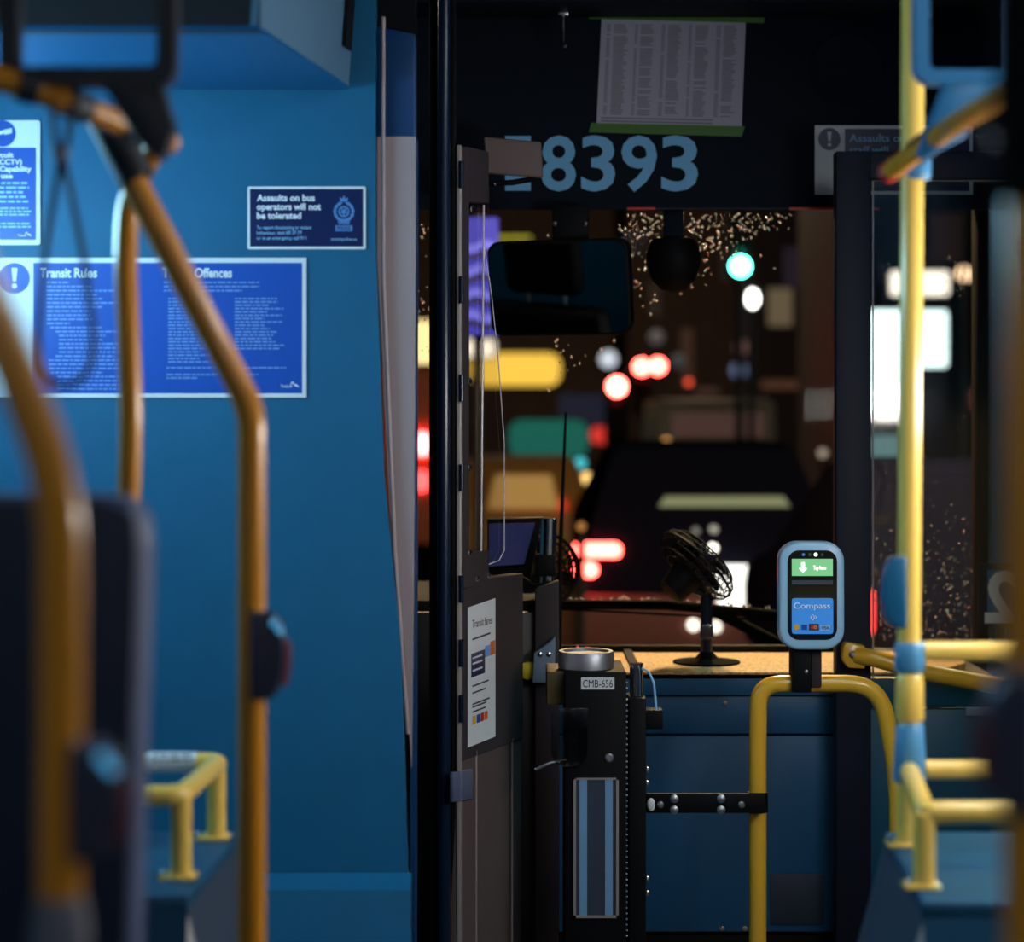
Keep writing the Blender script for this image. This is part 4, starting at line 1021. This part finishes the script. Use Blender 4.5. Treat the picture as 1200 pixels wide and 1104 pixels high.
# ================================================================== THE STREET
G = -0.35
structure(MB().box((-40, 5.9, G - .1), (60, 90, G)).build('floor_street', 'asphalt', smooth=False))
EM = {}
def em(col, s):
    k = (col, s)
    if k not in EM: EM[k] = emit('glow_%d_%d_%d_%d' % (col + (int(s * 10),)), rgb(*col), s)
    return EM[k]
def lamp_post(label, px, py, r_px, Y, col, s, grp='street lamps', squash=1.0):
    p = at(px, py, Y); t = thing('street_lamp', label, 'street lamp', (p.x, p.y + .0, G), grp)
    R = L(r_px * 1.25, Y)
    MB().ball(p, R, (1, 1, squash), 16, 10).build('globe', em(col, s * 1.5), t)
    MB().tube([(p.x, Y, G), (p.x, Y, p.z - R * squash * .95)], max(.03, R * .3), 8).build('post', 'pole_dark', t)
    return t
def signal(label, px, py, Y, lit, col, s, lens=.12, twin=False, top=True):
    """three-lens traffic signal; lit = 0 top, 1 middle, 2 bottom"""
    p = at(px, py, Y); sp_ = lens * 2.5; t = thing('traffic_signal', label, 'traffic light', (p.x, Y, G), 'traffic signals')
    z0_ = p.z + lit * sp_
    MB().box((p.x - lens * 1.4, Y + .02, z0_ - 2 * sp_ - lens * 1.5), (p.x + lens * 1.4, Y + .2, z0_ + lens * 1.5), .03).build('housing', 'pole_dark', t)
    for i in range(3):
        c = Vector((p.x, Y + .02, z0_ - i * sp_))
        MB().lathe([(lens, 0), (lens * .7, .03), (lens * .2, .045)], c, (0, -1, 0), 20).build('lens', em(col, s) if i == lit else M['pole_dark'], t)
    MB().tube([(p.x, Y + .15, G), (p.x, Y + .15, z0_ - 2 * sp_)], .05, 10).build('post', 'pole_dark', t)
    return t
signal('green lit traffic signal high in the windscreen', 868, 312, 25, 2, (70, 235, 190), 45, .11)
signal('red lit traffic signal, lower and left of the other red pair', 723, 453, 40, 0, (255, 70, 60), 60, .17)
t = signal('red lit traffic signal with twin lenses right of the single one', 752, 430, 42, 0, (255, 60, 50), 55, .15)
MB().lathe([(.15, 0), (.1, .03), (.03, .045)], at(771, 429, 42) + Vector((0, .02, 0)), (0, -1, 0), 20).build('lens', em((255, 60, 50), 55), t)
MB().box(at(760, 440, 42.03), at(780, 419, 42.03) + Vector((0, .1, 0)), .02).build('side_housing', 'pole_dark', t)
pb = thing('walk_signal', 'white lit pedestrian signal below the green traffic light', 'pedestrian signal', (X(882, 26), 26, G))
MB().ball(at(882, 350, 26), .1, (.75, .4, 1.15)).build('walking_symbol', em((255, 250, 240), 8), pb)
MB().box(at(872, 366, 26.05), at(892, 334, 26.05) + Vector((0, .15, 0)), .03).build('housing', 'pole_dark', pb)
MB().tube([(X(882, 26), 26.15, G), (X(882, 26), 26.15, Z(360, 26))], .04, 8).build('post', 'pole_dark', pb)

for a_ in (
    ('white globe lamp just above the single red signal', 713, 421, 8, 45, (200, 205, 215), .9),
    ('dim grey globe lamp above the twin red signal', 769, 395, 7, 50, (120, 112, 110), .3),
    ('dim grey globe lamp right of the twin red signal', 795, 423, 7, 50, (90, 92, 96), .25),
    ('dim pinkish globe lamp on the far middle street', 869, 407, 7, 50, (150, 105, 100), .35),
    ('pale bluish globe lamp below the pinkish one', 866, 434, 8, 52, (120, 135, 175), .45),
    ('small orange red lamp right of the far street', 807, 448, 3, 50, (255, 80, 40), 1.2),
    ('teal lamp beside the thin aerial rod', 680, 543, 5.5, 27, (70, 190, 200), .9),
    ('grey lamp left of the small yellow one', 669, 561, 5, 28, (150, 140, 130), .45),
    ('small yellow lamp right of the aerial rod', 687, 561, 5.5, 29, (255, 205, 120), 1.6),
    ('dim orange lamp above the red tail light', 681, 617, 4, 14.2, (190, 125, 60), .7),
    ('orange oval lamp over the dark car roof', 781, 519, 5, 22, (255, 180, 100), .95),
    ('whitish lamp by the door frame above the car', 964, 531, 4, 30, (190, 170, 150), .6),
    ('orange lamp at the edge of the door frame low down', 976, 599, 4, 24, (255, 170, 110), 1.0),
    ('dim orange lamp between far facade windows', 930, 540, 3, 32, (150, 90, 40), .4)):
    lamp_post(*a_)
# banded orange lamp at the right
t = lamp_post('striped orange lamp at the right behind the door glass', 1130, 321, 8, 20, (255, 205, 160), 2.0)
mb = MB()
for dx in (-3.4, 2.6): mb.tube([at(1130 + dx + 2, 308, 19.85), at(1130 + dx - 2, 334, 19.85)], .014, 6)
mb.build('guard_bar', 'pole_dark', t)

def sign_board(label, x0, y0, x1, y1, Y, col, s, grp='lit signs on the street', r=4, name='shop_sign', cat='shop sign'):
    t = thing(name, label, cat, at((x0 + x1) / 2, y1, Y), grp)
    MB().prism(prect(x0, y0, x1, y1, Y, r), (0, .12, 0)).build('lit_face', em(col, s), t, smooth=False)
    MB().prism(prect(x0 - 2, y0 - 2, x1 + 2, y1 + 2, Y + .05, r), (0, .15, 0)).build('box', 'facade_dark', t, smooth=False)
    return t
# buildings
def building(label, x0, x1, Y, top_px, m, wins, dep=8):
    z1 = Z(top_px, Y); t = thing('building', label, 'building', (X((x0 + x1) / 2, Y), Y, G), 'buildings along the street')
    MB().box((X(x0, Y), Y, G), (X(x1, Y), Y + dep, z1)).build('wall', m, t, smooth=False)
    for a0, b0_, a1, b1, col, s in wins:
        MB().box(Vector((X(a0, Y), Y - .05, Z(b1, Y))), Vector((X(a1, Y), Y + .05, Z(b0_, Y)))).build('window', em(col, s), t, smooth=False)
    return t
building('brown building across the street behind the far signals', 735, 885, 60, 190, M['facade'], [(798, 385, 812, 455, (100, 66, 50), .25), (845, 290, 858, 330, (60, 44, 44), .2), (760, 330, 775, 370, (70, 50, 46), .2), (815, 455, 842, 462, (110, 80, 66), .3)])
building('taller dark building with dim beige windows at the right of the far street', 886, 1010, 60, 120, M['facade_dark'], [(900, 338, 928, 382, (140, 120, 92), .45), (950, 295, 978, 350, (140, 100, 86), .5), (918, 290, 942, 335, (52, 40, 60), .3), (935, 400, 960, 440, (70, 44, 40), .3), (892, 446, 935, 456, (120, 76, 56), .35)])
building('left storefront block behind the driver mirror', 380, 720, 60.5, 225, M['facade'], [(655, 462, 720, 520, (50, 60, 96), .2)])
building('dark block along the right side street', 1015, 1330, 34, 40, M['facade_dark'], [(1090, 250, 1128, 306, (60, 40, 36), .3), (1120, 555, 1180, 640, (70, 26, 18), .3)])
sign_board('long bright yellow shop sign below the mirror', 552, 414, 657, 452, 55, (255, 200, 74), 1.15, r=14)
sign_board('white glowing shop window at the left end of the yellow sign', 545, 398, 580, 418, 54, (255, 235, 205), 1.6)
sign_board('tall pale yellow shop window seen between partition and barrier post', 470, 376, 508, 454, 50, (255, 225, 150), 1.5)
sign_board('thin yellow glowing strip imitating a reflection along the left top edge of the mirror', 560, 277, 622, 281, 44, (210, 200, 60), .8, r=1)  # glowing strip in place of a reflection on the mirror edge
t = sign_board('small teal lit sign left of the barrier post', 486, 476, 512, 492, 50, (60, 190, 170), .7)
sign_board('wide teal glowing shop front behind the aerial rod', 596, 492, 690, 536, 50, (34, 150, 130), .36, r=16)
sign_board('red blurred sign just right of the teal shop front', 692, 500, 722, 520, 48, (235, 60, 50), .9, r=8)
sign_board('big white lit shop window right of the door frame, stepped at its right', 1012, 364, 1072, 482, 32, (232, 255, 250), 3.0)
sign_board('white lit panel beside the big white window behind the stanchion', 1077, 364, 1110, 430, 32, (232, 255, 250), 2.6)
sign_board('warm white fascia sign above the big white window', 1044, 318, 1112, 346, 32, (255, 236, 215), 2.2)
sign_board('dim pale teal panel below the big white window', 1018, 510, 1056, 540, 32, (140, 180, 180), .5)
sign_board('small red sign low at the right behind the door glass', 1140, 455, 1154, 480, 30, (170, 40, 36), .5)
# blue striped glowing panel imitating a reflection in the mirror
bs = thing('reflection_panel', 'blue striped glowing panel imitating a mirror reflection, seen through the clear shield', 'shop sign', at(562, 388, 9.5), 'lit signs on the street')
YBs = 9.5
MB().prism(prect(543, 255, 584, 392, YBs, 3), (0, .03, 0)).build('lit_face', em((50, 56, 210), .8), bs, smooth=False)
mb = MB(); mb2 = MB()
for i, yy in enumerate((290, 318, 346, 372)):
    pts = []
    for k in range(9): pts.append((543 + 41 * k / 8, yy + 3 * math.sin(k * .9 + i)))
    for (a0, b0_), (a1, b1) in zip(pts, pts[1:]):
        mb.poly([at(a0, b0_ - 6, YBs - .004), at(a1, b1 - 6, YBs - .004), at(a1, b1 + 4, YBs - .004), at(a0, b0_ + 4, YBs - .004)])
        mb2.poly([at(a0, b0_ + 6, YBs - .004), at(a1, b1 + 6, YBs - .004), at(a1, b1 + 12, YBs - .004), at(a0, b0_ + 12, YBs - .004)])
mb.build('pale_stripe', em((125, 122, 240), 1.0), bs); mb2.build('dark_stripe', em((20, 20, 70), .3), bs)
MB().tube([(X(560, YBs), YBs + .05, G), (X(560, YBs), YBs + .05, Z(250, YBs))], .02, 8).build('post', 'pole_dark', bs)

# vehicles
def vehicle(name, label, cat, cx, Y, W, H, prof, m, tail, win=None, winm='car_glass', plate=None, LN=4.1):
    t = thing(name, label, cat, (cx, Y, G))
    mb = MB(); bm = mb.bm; rows = []
    hw = W / 2
    for sx in (-1, 1):
        rows.append([bm.verts.new((cx + sx * hw * (1 if z < .62 else 1 - .28 * (z - .62) / .4 if name == 'car' else .98), Y + y * LN, G + z * H)) for y, z in prof])
    n = len(prof)
    for k in range(n): bm.faces.new((rows[0][k], rows[0][(k + 1) % n], rows[1][(k + 1) % n], rows[1][k]))
    bm.faces.new(rows[0]); bm.faces.new(rows[1][::-1])
    bmesh.ops.recalc_face_normals(bm, faces=bm.faces[:])
    bmesh.ops.bevel(bm, geom=bm.edges[:], offset=.04, segments=2, affect='EDGES')
    mb.build('body', m, t)
    for sx in (-1, 1):
        for yy in (.2, .8):
            p = Vector((cx + sx * (hw - .2), Y + yy * LN, G + .31)); MB().lathe([(.2, -.1), (.31, -.08), (.31, .08), (.2, .1)], p, (1, 0, 0), 20).build('wheel', 'rubber', t)
    for x0, x1, y0, y1, col, s in tail:
        MB().prism(prect(x0, y0, x1, y1, Y - .04, min(x1 - x0, y1 - y0) * .45), (0, .06, 0)).build('tail_light', em(col, s), t)
    if win: MB().prism([at(a_, b_, Y + c_) for a_, b_, c_ in win], (0, .03, .0)).build('rear_window', winm, t)
    if plate: MB().prism(prect(*plate, Y - .17, 3), (0, .17, 0)).build('licence_plate', 'plate', t)
    return t
hatch = [(0, .18), (-.005, .45), (.02, .62), (.1, .97), (.16, 1.0), (.48, 1.0), (.68, .64), (.95, .55), (1, .45), (1, .18)]
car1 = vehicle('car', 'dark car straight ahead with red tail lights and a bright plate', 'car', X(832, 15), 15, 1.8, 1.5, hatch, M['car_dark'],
        [(672, 728, 637, 653, (255, 70, 60), 26), (674, 700, 660, 676, (255, 70, 60), 30), (936, 984, 637, 653, (255, 70, 60), 2)],  # second entry glows in place of a tail light reflection
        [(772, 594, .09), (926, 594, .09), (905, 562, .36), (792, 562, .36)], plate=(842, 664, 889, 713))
for px_, py_, r_, s_ in ((835, 642, 4.5, 5), (836, 620, 4, .6), (812, 732, 6, 3.0), (838, 734, 6, 2.6), (815, 622, 4, .25)):  # glowing spots on the car; the lower pair imitates reflections
    MB().lathe([(L(r_, 15), 0), (L(r_, 15), .05), (L(r_ * .6, 15), .07)], at(px_, py_, 15.02 if py_ < 700 else 14.87), (0, -1, 0), 16).build('glow_spot', em((255, 246, 225), s_), car1)
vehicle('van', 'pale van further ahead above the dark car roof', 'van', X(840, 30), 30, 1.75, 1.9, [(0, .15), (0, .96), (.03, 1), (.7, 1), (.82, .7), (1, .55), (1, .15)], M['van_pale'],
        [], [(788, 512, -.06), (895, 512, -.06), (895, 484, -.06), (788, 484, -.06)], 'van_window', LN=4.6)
MB().box((X(676, 14.96), 14.86, Z(762, 14.96)), (X(988, 14.96), 15.02, Z(697, 14.96)), .04).build('bumper', mat('bumper_maroon', rgb(120, 66, 64), .7), car1)
vehicle('truck', 'rust red box truck seen between the partition and barrier post', 'truck', X(398, 20), 20, 1.9, 2.2, [(0, .2), (0, .97), (.02, 1), (.75, 1), (.78, .75), (.98, .7), (1, .2)], M['car_red'],
        [(484, 505, 507, 534, (255, 70, 70), 25), (484, 503, 552, 576, (255, 60, 60), 6)], LN=5.5)
vehicle('car', 'tan taxi with an added amber window glow beyond the driver terminal', 'car', X(612, 21), 21, 1.5, 1.25, hatch, mat('car_paint_tan', rgb(222, 160, 80), .5), [(655, 664, 585, 598, (240, 50, 40), .9)], [(572, 596, .02), (654, 596, .02), (646, 556, .3), (580, 556, .3)], emit('added_window_glow', rgb(220, 165, 90), .55), LN=4)  # amber rear window glow added to imitate a lit tan area


vehicle('car', 'added dark parked car shedding red light at the right edge behind the door frame', 'car', X(1225, 9), 9, 1.75, 1.5, hatch, M['car_dark'],  # car added as a red source for the raindrops
        [(1007, 1025, 690, 745, (255, 50, 50), 4)], LN=4)
# street lamp lighting the dash
def big_lamp(label, x, y, z, col, s, r):
    t = thing('street_light', label, 'street light', (x, y, G), 'tall street lights')
    MB().tube([(x + 1.0, y + .3, G), (x + 1.0, y + .3, z + .3), (x + .2, y, z + .35)], .06, 12, .3).build('mast', 'pole_dark', t)
    MB().ball((x, y, z), r, (1, 1, .4), 20, 10).build('lantern', emit('lantern_glow_' + str(int(s)), col, s), t)
    MB().lathe([(r * 1.2, 0), (r * 1.1, .12), (r * .4, .22)], (x, y, z + .05), (0, 0, 1), 20).build('hood', 'pole_dark', t)
    return t
big_lamp('tall orange street light above the road just ahead of the bus', .9, 7.6, 3.9, (1.0, .64, .3, 1), 800, .2)
big_lamp('added teal light out of view to the right, tinting the raindrops', 2.9, 8.2, 4.8, (.3, .95, .9, 1), 260, .2)  # added to give the raindrops a teal tint
big_lamp('added warm light hidden by the header, brightening the brown buildings', 4.6, 48, 8.5, (1.0, .66, .42, 1), 260, .35)  # added, hidden above, to lift the dark facades
big_lamp('added warm light hidden by the header, brightening the left storefront block', -3.5, 48, 8.5, (1.0, .66, .42, 1), 260, .35)  # second added facade light, hidden likewise

# ================================================================== WORLD, CAMERA
w = bpy.data.worlds.new('night'); bpy.context.scene.world = w; w.use_nodes = True
w.node_tree.nodes['Background'].inputs['Color'].default_value = (.012, .010, .016, 1)
w.node_tree.nodes['Background'].inputs['Strength'].default_value = .5

cam = bpy.data.cameras.new('camera'); co = bpy.data.objects.new('camera', cam); C.objects.link(co)
co.location = (0, 0, CZ); co.rotation_euler = (math.pi / 2, 0, 0)
cam.sensor_width = 36; cam.sensor_fit = 'HORIZONTAL'; cam.lens = F / 1200 * 36
cam.shift_y = -(552 - HY) / 1200
cam.clip_start = .05; cam.clip_end = 300
cam.dof.use_dof = True; cam.dof.focus_distance = 4.5; cam.dof.aperture_fstop = 2.25
s = bpy.context.scene; s.camera = co
s.view_settings.view_transform = 'Standard'; s.view_settings.look = 'None'
s.view_settings.gamma = 1; s.view_settings.use_curve_mapping = False; s.view_settings.exposure = 0
s.cycles.sample_clamp_indirect = 6
s.cycles.transparent_max_bounces = 24
